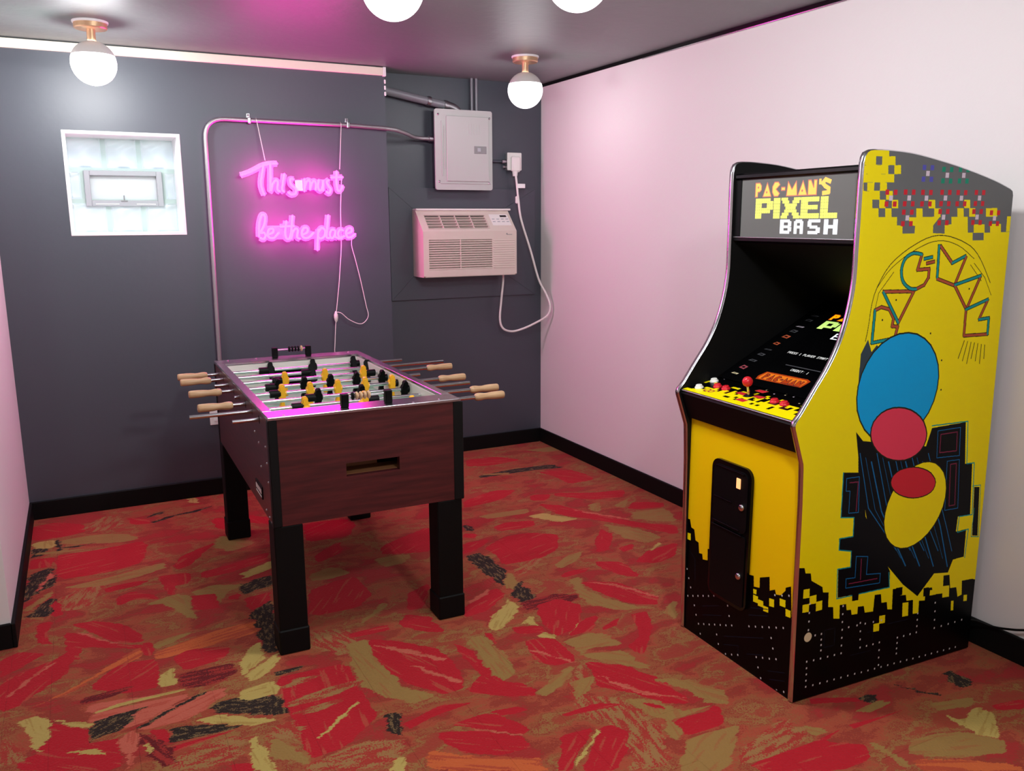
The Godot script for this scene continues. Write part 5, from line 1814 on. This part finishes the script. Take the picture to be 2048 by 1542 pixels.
func man_mesh() -> ArrayMesh:
	var st := new_st()
	# seen from the front: head, square shoulders, legs narrowing to the kicking foot
	var half := [Vector2(0.0105, -0.072), Vector2(0.0105, -0.056), Vector2(0.0085, -0.044), Vector2(0.011, -0.03), Vector2(0.0155, -0.014), Vector2(0.0168, 0.004), Vector2(0.0160, 0.015), Vector2(0.0125, 0.0195), Vector2(0.0110, 0.022), Vector2(0.0118, 0.028), Vector2(0.0100, 0.035), Vector2(0.0060, 0.0395)]
	var out := PackedVector2Array()
	for p in half:
		out.append(p)
	for k in half.size():
		out.append(Vector2(-half[half.size() - 1 - k].x, half[half.size() - 1 - k].y))
	prism(st, out, -0.0095, 0.0095, Transform3D.IDENTITY, 1.0, true)
	var small := PackedVector2Array()
	for p in out:
		small.append(Vector2(p.x * 0.74, (p.y + 0.012) * 0.86 - 0.012))
	prism(st, small, -0.0135, 0.0135, Transform3D.IDENTITY, 1.0, true)
	box(st, Vector3(-0.0115, -0.075, -0.012), Vector3(0.0115, -0.052, 0.014), 0.003)
	lathe(st, [Vector2(0.0, 0.014), Vector2(0.0075, 0.017), Vector2(0.0108, 0.026), Vector2(0.0095, 0.035), Vector2(0.0055, 0.040), Vector2(0.0, 0.0415)], 16, Transform3D.IDENTITY, true, false)
	lathe(st, [Vector2(0.0135, -0.018), Vector2(0.0135, 0.018)], 16, Transform3D(Basis(Vector3(0, -1, 0), Vector3(1, 0, 0), Vector3(0, 0, 1)), Vector3.ZERO))
	return commit(st)

# turned eight-sided handle that points along +x
func grip_mesh() -> ArrayMesh:
	var st := new_st()
	lathe(st, [Vector2(0.010, 0.0), Vector2(0.0145, 0.004), Vector2(0.0168, 0.014), Vector2(0.0165, 0.026), Vector2(0.0138, 0.044), Vector2(0.0136, 0.056), Vector2(0.0158, 0.074), Vector2(0.0168, 0.092), Vector2(0.0168, 0.128), Vector2(0.0150, 0.1345), Vector2(0.0110, 0.136)], 10, Transform3D(Basis(Vector3(0, -1, 0), Vector3(1, 0, 0), Vector3(0, 0, 1)), Vector3.ZERO), true)
	return commit(st)

# ---------------------------------------------------------------- pipes, breaker panel, outlets on the back wall
func bend(a: Vector3, corner: Vector3, b: Vector3, n := 8) -> Array:
	var o := []
	for k in n + 1:
		var t := float(k) / n
		o.append(a.lerp(corner, t).lerp(corner.lerp(b, t), t))
	return o

func build_wall_services():
	var r := 0.0125
	var z := 0.028
	var path := [Vector3(-2.262, 0.02, z), Vector3(-2.254, 0.9, z)]
	path += bend(Vector3(-2.246, 2.055, z), Vector3(-2.246, 2.165, z), Vector3(-2.135, 2.165, z))
	path += [Vector3(-1.42, 2.163, z), Vector3(-1.20, 2.155, z)]
	path += smooth_path([Vector3(-1.13, 2.150, 0.02), Vector3(-1.05, 2.138, -0.03), Vector3(-0.98, 2.124, -0.085), Vector3(-0.92, 2.120, -0.115), Vector3(-0.82, 2.119, -0.118)], 5)
	var st := new_st()
	tube(st, path, r, 14)
	var c := thing("conduit", "thin steel conduit bent round above the neon sign, running into breaker panel", "conduit")
	obj("pipe", st, M.galvanised, c)
	for x in [-2.004, -1.432]:
		st = new_st()
		box(st, Vector3(x - 0.009, 2.146, 0.0), Vector3(x + 0.009, 2.181, 0.043), 0.004)
		box(st, Vector3(x - 0.009, 2.181, 0.0), Vector3(x + 0.009, 2.205, 0.004), 0.001)
		lathe(st, [Vector2(0.006, 0.0), Vector2(0.004, 0.004), Vector2(0.0, 0.005)], 12, Transform3D(Basis(Vector3(1, 0, 0), Vector3(0, 0, 1), Vector3(0, -1, 0)), Vector3(x, 2.195, 0.004)), true, false)
		obj("pipe_strap", st, M.steel, c)
	st = new_st()
	rod(st, Vector3(-0.862, 2.1185, -0.118), Vector3(-0.828, 2.1185, -0.118), 0.018, 14)
	obj("connector", st, M.steel, c)
	# big pipe sloping into the top of the panel
	st = new_st()
	var big := [Vector3(-1.20, 2.404, -0.11), Vector3(-0.86, 2.350, -0.118), Vector3(-0.742, 2.331, -0.12)]
	big += bend(Vector3(-0.72, 2.328, -0.12), Vector3(-0.655, 2.318, -0.12), Vector3(-0.650, 2.285, -0.122))
	tube(st, big, 0.0255, 18)
	c = thing("conduit", "thick painted conduit sloping from the step into top of breaker panel", "conduit")
	obj("pipe", st, M.painted_pipe, c)
	st = new_st()
	for p in [[Vector3(-0.868, 2.3515, -0.118), Vector3(-0.846, 2.348, -0.118)], [Vector3(-0.752, 2.333, -0.12), Vector3(-0.728, 2.329, -0.12)]]:
		rod(st, p[0], p[1], 0.031, 18)
	obj("coupling", st, M.steel, c)
	st = new_st()
	tube(st, bend(Vector3(-0.728, 2.329, -0.12), Vector3(-0.662, 2.318, -0.12), Vector3(-0.652, 2.29, -0.122)), 0.0268, 18)
	obj("elbow", st, M.steel, c)
	for x in [-0.541, -0.508]:
		st = new_st()
		rod(st, Vector3(x, 2.29, -0.15), Vector3(x, ROOM_H, -0.15), 0.009, 10)
		tag(obj(numbered("riser_pipe"), st, M.painted_pipe), "%s of two thin painted pipes rising from breaker panel to ceiling" % ("left" if x < -0.52 else "right"), "pipe", "painted riser pipes")
	# breaker panel
	var p := thing("breaker_panel", "pale grey metal breaker panel mounted above the wall air conditioner", "electrical panel", Vector3(-0.63, 2.052, REC))
	bx("back_box", Vector3(-0.18, -0.235, 0), Vector3(0.19, 0.24, 0.095), M.dark_wall, p, 0.004)
	var cover := Node3D.new()
	cover.name = "cover"
	p.add_child(cover, true)
	st = new_st()
	prism(st, rounded(-0.203, -0.252, 0.203, 0.252, 0.014), 0.094, 0.106, Transform3D.IDENTITY, 1.0, true)
	obj("cover_plate", st, M.panel_grey, cover)
	bx("door", Vector3(-0.125, -0.198, 0.106), Vector3(0.176, 0.213, 0.113), M.panel_grey, p, 0.003)
	st = new_st()
	box(st, Vector3(-0.16, -0.165, 0.106), Vector3(-0.152, 0.18, 0.1105), 0.002)
	box(st, Vector3(-0.141, -0.12, 0.106), Vector3(-0.135, 0.15, 0.1105), 0.002)
	box(st, Vector3(-0.17, -0.214, 0.106), Vector3(0.19, -0.208, 0.1105), 0.002)
	for k in 5:
		box(st, Vector3(0.03 + k * 0.019, 0.1, 0.1125), Vector3(0.034 + k * 0.019, 0.165, 0.1142), 0.0005)
	obj("pressed_ribs", st, M.panel_grey, cover)
	var lt := bx("latch", Vector3(0.068, -0.02, 0.1125), Vector3(0.157, 0.028, 0.1155), M.mid_grey, p, 0.003)
	bx("latch_tab", Vector3(0.09, -0.008, 0.1155), Vector3(0.115, 0.018, 0.119), M.frame_grey, lt, 0.002)
	for q in [[-0.178, 0.218], [0.185, 0.206], [-0.176, -0.2], [0.18, -0.206]]:
		st = new_st()
		lathe(st, [Vector2(0.008, 0.0), Vector2(0.0065, 0.003), Vector2(0.0, 0.004)], 14, Transform3D(Basis(Vector3(1, 0, 0), Vector3(0, 0, 1), Vector3(0, -1, 0)), Vector3(q[0], q[1], 0.106)), true, false)
		obj("screw", st, M.chrome, cover)
	# outlet box fed from the panel
	var ob := thing("outlet_box", "square metal outlet box beside breaker panel, white plug in it", "outlet", Vector3(-0.232, 1.995, REC))
	bx("box_body", Vector3(-0.052, -0.056, 0), Vector3(0.052, 0.056, 0.042), M.galvanised, ob, 0.004)
	st = new_st()
	prism(st, rounded(-0.054, -0.058, 0.054, 0.058, 0.006), 0.042, 0.047, Transform3D.IDENTITY, 1.0, true)
	obj("cover_plate", st, M.white_plastic, ob)
	st = new_st()
	rod(st, Vector3(-0.085, 0.0, 0.024), Vector3(-0.05, 0.0, 0.024), 0.014, 14)
	rod(st, Vector3(-0.075, -0.035, 0.02), Vector3(-0.05, -0.035, 0.02), 0.010, 10)
	obj("connector", st, M.steel, ob)
	st = new_st()
	rod(st, Vector3(-0.24, 0.0, 0.024), Vector3(-0.08, 0.0, 0.024), 0.0085, 10)
	obj("feed_pipe", st, M.dark_wall, ob)
	# low outlet behind the table
	var lo := thing("wall_outlet", "white wall outlet low on the charcoal wall, half hidden behind the table", "outlet", Vector3(-2.293, 0.482, 0))
	bx("plate", Vector3(-0.036, -0.058, 0), Vector3(0.036, 0.058, 0.006), M.white_plastic, lo, 0.003)
	for y in [-0.02, 0.02]:
		bx("socket", Vector3(-0.016, y - 0.014, 0.006), Vector3(0.016, y + 0.014, 0.008), M.white_paint, lo, 0.002)

# ---------------------------------------------------------------- air conditioner with its painted frame and cord
func build_air_conditioner():
	# painted boards round the opening
	var fr := thing("painted_frame", "charcoal painted mitred board frame round the wall air conditioner", "frame", Vector3(0, 0, REC))
	var x0 := -1.125
	var x1 := -0.06
	var y0 := 1.088
	var y1 := 1.814
	var ix0 := -0.970
	var ix1 := -0.297
	var iy0 := 1.241
	var iy1 := 1.684
	for q in [[[x0, y0], [x1, y0], [ix1, iy0], [ix0, iy0]], [[x1, y0], [x1, y1], [ix1, iy1], [ix1, iy0]], [[x1, y1], [x0, y1], [ix0, iy1], [ix1, iy1]], [[x0, y1], [x0, y0], [ix0, iy0], [ix0, iy1]]]:
		var st := new_st()
		var poly := PackedVector2Array()
		var mid := Vector2.ZERO
		for e in q:
			mid += Vector2(e[0], e[1]) * 0.25
		for e in q:
			poly.append(Vector2(e[0], e[1]) + (mid - Vector2(e[0], e[1])).normalized() * 0.0008)
		prism(st, poly, 0.0, 0.022)
		obj("frame_board", st, M.dark_wall, fr)
	var ac := thing("air_conditioner", "beige through-wall air conditioner with horizontal louvres under breaker panel", "air conditioner", Vector3(0, 0, 0))
	var ax0 := -0.968
	var ax1 := -0.300
	var zb := REC + 0.01
	var zf := 0.018
	var yb := 1.243
	var yt := 1.668
	var ys := 1.535           # where the upright front ends and the slope begins
	var zt := -0.115          # depth of the top edge
	# shell: underside, sides, top and the frame of the front
	var st := new_st()
	var turn := Transform3D(Basis(Vector3(0, 0, -1), Vector3(0, 1, 0), Vector3(1, 0, 0)), Vector3.ZERO)   # profile x = depth towards the room
	var prof := PackedVector2Array([Vector2(-zb, yb + 0.006), Vector2(-zb, yt), Vector2(-zt, yt), Vector2(-zf, ys), Vector2(-zf, yb + 0.008), Vector2(-zf + 0.012, yb), Vector2(-zb - 0.02, yb)])
	prism(st, prof, ax0, ax0 + 0.012, turn)
	prism(st, prof, ax1 - 0.012, ax1, turn)
	box(st, Vector3(ax0 + 0.012, yb, zb), Vector3(ax1 - 0.012, yb + 0.012, zf - 0.004), 0.0)
	box(st, Vector3(ax0 + 0.012, yt - 0.012, zb), Vector3(ax1 - 0.012, yt, zt), 0.0)
	# lower front: rails round the louvre opening
	var lx0 := -0.930
	var lx1 := -0.482
	var ly0 := 1.290
	var ly1 := 1.482
	box(st, Vector3(ax0 + 0.012, yb + 0.004, zf - 0.012), Vector3(ax1 - 0.012, ly0, zf), 0.0)
	box(st, Vector3(ax0 + 0.012, ly1, zf - 0.012), Vector3(ax1 - 0.012, ys, zf), 0.0)
	box(st, Vector3(ax0 + 0.012, ly0, zf - 0.012), Vector3(lx0, ly1, zf), 0.0)
	box(st, Vector3(lx1, ly0, zf - 0.012), Vector3(ax1 - 0.012, ly1, zf), 0.0)
	# sloping face with the air outlet
	var sx := Vector3(1, 0, 0)
	var sy := Vector3(0, yt - ys, zt - zf).normalized()
	var sl := Vector3(0, yt - ys, zt - zf).length()
	var slope := Transform3D(Basis(sx, sy, sx.cross(sy)), Vector3(0, ys, zf))
	var gx0 := -0.925
	var gx1 := -0.487
	var gy0 := 0.022
	var gy1 := sl - 0.042
	box(st, Vector3(ax0 + 0.012, 0, -0.01), Vector3(ax1 - 0.012, gy0, 0), 0.0, slope)
	box(st, Vector3(ax0 + 0.012, gy1, -0.01), Vector3(ax1 - 0.012, sl, 0), 0.0, slope)
	box(st, Vector3(ax0 + 0.012, gy0, -0.01), Vector3(gx0, gy1, 0), 0.0, slope)
	box(st, Vector3(gx1, gy0, -0.01), Vector3(ax1 - 0.012, gy1, 0), 0.0, slope)
	obj("case", st, M.beige, ac)
	bx("case_top_lip", Vector3(ax0 + 0.002, yt + 0.0, zb), Vector3(ax1 + 0.018, yt + 0.013, zt + 0.012), M.white_plastic, ac, 0.003)
	bx("louvre_backing", Vector3(lx0, ly0, zf - 0.05), Vector3(lx1, ly1, zf - 0.014), M.dark_slot, ac, 0.0)
	var n := 13
	for k in n:
		var y := lerpf(ly0 + 0.006, ly1 - 0.008, k / float(n - 1))
		var s := new_st()
		var tilt := Transform3D(Basis(Vector3(1, 0, 0), 0.5), Vector3(0, y, zf - 0.007))
		box(s, Vector3(lx0, -0.0034, -0.009), Vector3(lx1, 0.0034, 0.008), 0.0012, tilt)
		obj("louvre_slat", s, M.beige, ac)
		s = new_st()
		box(s, Vector3(lx1 + 0.008, y - 0.0052, zf - 0.002), Vector3(ax1 - 0.014, y + 0.0052, zf + 0.0022), 0.002)
		obj("front_rib", s, M.beige, ac)
	bx("louvre_brace", Vector3(-0.712, ly0, zf - 0.008), Vector3(-0.706, ly1, zf + 0.001), M.beige, ac, 0.001)
	st = new_st()
	box(st, Vector3(gx0, gy0, -0.05), Vector3(gx1, gy1, -0.03), 0.0, slope)
	obj("outlet_backing", st, M.dark_slot, ac)
	for k in 5:
		var s := new_st()
		var y := lerpf(gy0 + 0.006, gy1 - 0.02, k / 4.0)
		box(s, Vector3(gx0, y - 0.0025, -0.02), Vector3(gx1, y + 0.0025, 0.001), 0.001, slope)
		obj("outlet_vane", s, M.beige, ac)
	for k in 5:
		var s := new_st()
		var x := lerpf(gx0, gx1 - 0.006, k / 4.0)
		box(s, Vector3(x, gy0, -0.024), Vector3(x + 0.006, gy1, -0.002), 0.001, slope)
		obj("outlet_divider", s, M.beige, ac)
	# control field
	st = new_st()
	box(st, Vector3(-0.457, 0.05, -0.001), Vector3(-0.318, sl - 0.035, 0.0016), 0.002, slope)
	var ct := obj("control_field", st, M.white_plastic, ac)
	st = new_st()
	box(st, Vector3(-0.380, sl - 0.062, 0.001), Vector3(-0.332, sl - 0.046, 0.0028), 0.001, slope)
	obj("display", st, M.black_gloss, ct)
	for r in 2:
		for k in 4:
			var s := new_st()
			var x := -0.448 + k * 0.034
			var y := sl - 0.085 - r * 0.024
			box(s, Vector3(x, y, 0.001), Vector3(x + 0.02, y + 0.007, 0.0032), 0.001, slope)
			obj("control_button", s, M.frame_grey, ct)
	st = new_st()      # the maker's mark: a small peak and a line of script
	prism(st, PackedVector2Array([Vector2(-0.380, 1.512), Vector2(-0.366, 1.512), Vector2(-0.373, 1.523)]), zf, zf + 0.0012)
	box(st, Vector3(-0.372, 1.509, zf), Vector3(-0.334, 1.5125, zf + 0.0012), 0.0)
	obj("maker_mark", st, M.mid_grey, ac)
	# its cord: plug, drop, loop in the corner, back up under the case
	var cord := thing("power_cord", "white air conditioner cord hanging from outlet box in a loop by the corner", "power cord")
	st = new_st()
	var pts := [Vector3(-0.236, 1.935, -0.125), Vector3(-0.233, 1.86, -0.11), Vector3(-0.222, 1.739, -0.105), Vector3(-0.203, 1.605, -0.10), Vector3(-0.137, 1.401, -0.09), Vector3(-0.083, 1.20, -0.07), Vector3(-0.046, 1.100, -0.03), Vector3(-0.030, 1.02, 0.0), Vector3(-0.045, 0.95, -0.01), Vector3(-0.12, 0.893, -0.06), Vector3(-0.205, 0.855, -0.09), Vector3(-0.28, 0.842, -0.10), Vector3(-0.345, 0.865, -0.10), Vector3(-0.371, 0.93, -0.10), Vector3(-0.360, 1.064, -0.10), Vector3(-0.346, 1.18, -0.10), Vector3(-0.345, 1.242, -0.10)]
	tube(st, smooth_path(pts, 6), 0.0075, 12)
	obj("cable", st, M.white_plastic, cord)
	st = new_st()
	box(st, Vector3(-0.262, 1.925, -0.148), Vector3(-0.196, 2.03, -0.112), 0.01)
	lathe(st, [Vector2(0.016, -0.03), Vector2(0.02, 0.0)], 14, Transform3D(Basis(), Vector3(-0.236, 1.928, -0.127)))
	obj("plug", st, M.white_plastic, cord)
	bx("cable_tie", Vector3(-0.232, 1.818, -0.118), Vector3(-0.172, 1.847, -0.098), M.white_paint, cord, 0.002)
	st = new_st()
	box(st, Vector3(-0.242, 1.715, -0.118), Vector3(-0.222, 1.765, -0.098), 0.006)
	obj("cable_clip", st, M.white_plastic, cord)

# ---------------------------------------------------------------- the neon sign
func sign_pt(x: float, y: float) -> Vector2:       # strokes are written on a small grid; this puts them on the wall
	return Vector2(-2.1358 + x * 0.0003912, 2.0065 - y * 0.0003922)

func build_neon():
	var o := thing("neon_sign", "glowing pink script neon sign hanging on the charcoal wall", "neon sign", Vector3(0, 0, 0.062))
	var words := [
		["letter", [[150, 375, 240, 345, 350, 295, 450, 240, 560, 208, 680, 200], [482, 225, 452, 360, 430, 480, 442, 580, 470, 650]]],
		["letter", [[580, 190, 572, 390, 562, 595, 600, 490, 645, 440, 672, 470, 662, 570, 700, 598]]],
		["letter", [[775, 345, 748, 470, 730, 570, 760, 602]]],
		["letter", [[910, 420, 860, 420, 862, 490, 930, 560, 920, 625, 860, 640, 815, 605]]],
		["letter", [[1068, 410, 1058, 590], [1060, 560, 1092, 465, 1130, 430, 1152, 470, 1145, 570], [1146, 555, 1180, 465, 1216, 440, 1236, 490, 1226, 572]]],
		["letter", [[1282, 420, 1266, 520, 1288, 580, 1330, 540, 1348, 420, 1342, 580]]],
		["letter", [[1442, 420, 1402, 450, 1424, 510, 1458, 560, 1430, 616, 1388, 590]]],
		["letter", [[1560, 290, 1552, 480, 1572, 580, 1616, 560, 1645, 500], [1470, 385, 1560, 380, 1650, 376]]],
		["letter", [[356, 1250, 372, 1060, 420, 935, 458, 965, 440, 1080, 385, 1190, 435, 1192, 450, 1240, 420, 1285, 372, 1265]]],
		["letter", [[482, 1222, 560, 1190, 562, 1142, 512, 1142, 482, 1210, 502, 1262, 570, 1268, 645, 1195]]],
		["letter", [[768, 1025, 742, 1180, 752, 1275, 798, 1282, 826, 1210], [672, 1108, 770, 1102, 880, 1098]]],
		["letter", [[862, 945, 835, 1150, 820, 1292, 858, 1180, 905, 1135, 928, 1170, 915, 1262, 958, 1288]]],
		["letter", [[982, 1232, 1068, 1192, 1072, 1132, 1022, 1132, 986, 1205, 1012, 1270, 1088, 1270, 1165, 1200]]],
		["letter", [[1242, 1150, 1224, 1300, 1212, 1460], [1236, 1200, 1288, 1132, 1340, 1165, 1330, 1250, 1272, 1288, 1232, 1268]]],
		["letter", [[1402, 940, 1374, 1150, 1362, 1265, 1402, 1285]]],
		["letter", [[1500, 1170, 1445, 1160, 1412, 1230, 1442, 1288, 1488, 1240, 1502, 1175, 1496, 1260, 1535, 1282]]],
		["letter", [[1625, 1172, 1575, 1160, 1542, 1220, 1566, 1280, 1640, 1255]]],
		["letter", [[1662, 1225, 1750, 1192, 1752, 1142, 1702, 1142, 1666, 1205, 1690, 1275, 1750, 1270, 1812, 1225]]],
	]
	var outlines: Array[PackedVector2Array] = []
	var gl := 0
	for w in words:
		var st := new_st()
		for s in w[1]:
			var p2 := []
			for i in range(0, s.size(), 2):
				p2.append(sign_pt(s[i], s[i + 1]))
			p2 = smooth_path(p2, 5)
			var p3 := []
			for q in p2:
				p3.append(Vector3(q.x, q.y, 0.011))
			tube(st, p3, 0.0066, 10, true)
			var hull := Geometry2D.offset_polyline(PackedVector2Array(p2), 0.017, Geometry2D.JOIN_ROUND, Geometry2D.END_ROUND)
			for h in hull:
				if not Geometry2D.is_polygon_clockwise(h):
					outlines.append(h)
		obj(w[0], st, M.neon, o)
		gl += 1
	# clear acrylic cut round the letters, and the small joining plates
	for x in [[940, 425, 1040, 585], [430, 1090, 720, 1290], [1080, 1180, 1300, 1290], [1520, 1270, 1620, 1305]]:
		var a := sign_pt(x[0], x[3])
		var b := sign_pt(x[2], x[1])
		outlines.append(PackedVector2Array([a, Vector2(b.x, a.y), b, Vector2(a.x, b.y)]))
	var merged := true
	while merged:
		merged = false
		for i in outlines.size():
			for j in range(i + 1, outlines.size()):
				var u := Geometry2D.merge_polygons(outlines[i], outlines[j])
				var solid := []
				for q in u:
					if not Geometry2D.is_polygon_clockwise(q):
						solid.append(q)
				if solid.size() == 1:
					outlines[i] = solid[0]
					outlines.remove_at(j)
					merged = true
					break
			if merged:
				break
	for h in outlines:
		var st := new_st()
		prism(st, h, -0.003, 0.003)
		obj("acrylic_backing", st, M.acrylic, o)
	bx("joining_plate", Vector3(sign_pt(930, 0).x, sign_pt(0, 585).y, 0.0035), Vector3(sign_pt(1040, 0).x, sign_pt(0, 430).y, 0.007), M.white_paint, o, 0.001)
	bx("joining_plate", Vector3(sign_pt(1530, 0).x, sign_pt(0, 1305).y, 0.0035), Vector3(sign_pt(1615, 0).x, sign_pt(0, 1278).y, 0.007), M.white_paint, o, 0.001)
	# wires it hangs from
	for h in [[-1.966, 2.178, -1.935, 1.945], [-1.478, 2.178, -1.503, 1.905]]:
		var st := new_st()
		var p := [Vector3(h[0], h[1] - 0.02, -0.018), Vector3(h[0], h[1] + 0.002, -0.034), Vector3(h[0], h[1] - 0.012, -0.016), Vector3(h[2], h[3], 0.0)]
		tube(st, p, 0.0022, 8)
		obj("hanging_wire", st, M.white_plastic, o)
	# its flex with the inline switch
	var c := thing("sign_cord", "thin clear cord dropping from the neon sign with a small white switch", "power cord")
	var st := new_st()
	var a := [Vector3(-1.493, 1.86, 0.06), Vector3(-1.506, 1.668, 0.055), Vector3(-1.511, 1.462, 0.055), Vector3(-1.527, 1.312, 0.06), Vector3(-1.536, 1.23, 0.06), Vector3(-1.550, 1.132, 0.06), Vector3(-1.560, 1.06, 0.06)]
	tube(st, smooth_path(a, 6), 0.0024, 8)
	obj("cable", st, M.white_plastic, c)
	st = new_st()
	a = [Vector3(-1.440, 1.52, 0.06), Vector3(-1.447, 1.46, 0.055), Vector3(-1.425, 1.37, 0.05), Vector3(-1.398, 1.247, 0.05), Vector3(-1.369, 1.092, 0.05), Vector3(-1.358, 1.02, 0.05), Vector3(-1.405, 0.977, 0.055), Vector3(-1.478, 1.005, 0.06), Vector3(-1.53, 1.05, 0.06), Vector3(-1.560, 1.058, 0.06)]
	tube(st, smooth_path(a, 6), 0.0024, 8)
	obj("cable", st, M.white_plastic, c)
	st = new_st()
	a = [Vector3(-1.566, 1.0, 0.06), Vector3(-1.572, 0.93, 0.058), Vector3(-1.580, 0.826, 0.055), Vector3(-1.60, 0.6, 0.04), Vector3(-1.9, 0.3, 0.03), Vector3(-2.22, 0.36, 0.03), Vector3(-2.293, 0.462, 0.03)]
	tube(st, smooth_path(a, 6), 0.0024, 8)
	obj("cable", st, M.white_plastic, c)
	st = new_st()
	lathe(st, [Vector2(0.003, -0.034), Vector2(0.009, -0.024), Vector2(0.0125, -0.006), Vector2(0.012, 0.012), Vector2(0.004, 0.034)], 14, Transform3D(Basis(), Vector3(-1.564, 1.03, 0.06)))
	obj("inline_switch", st, M.white_plastic, c)
	# lamps of the same colour just in front of the tubes, two to each line of script
	for l in [[-1.90, 1.85], [-1.62, 1.84], [-1.88, 1.56], [-1.58, 1.54]]:
		var ol := OmniLight3D.new()
		ol.name = "neon_light"
		ol.position = Vector3(l[0], l[1], 0.13)
		ol.light_color = Color(1.0, 0.10, 0.70)
		ol.light_energy = NEON_LIGHT
		ol.light_size = 0.13
		ol.omni_range = 6.0
		ol.omni_attenuation = 2.0
		ol.shadow_enabled = true
		o.add_child(ol, true)

const NEON_LIGHT := 0.16
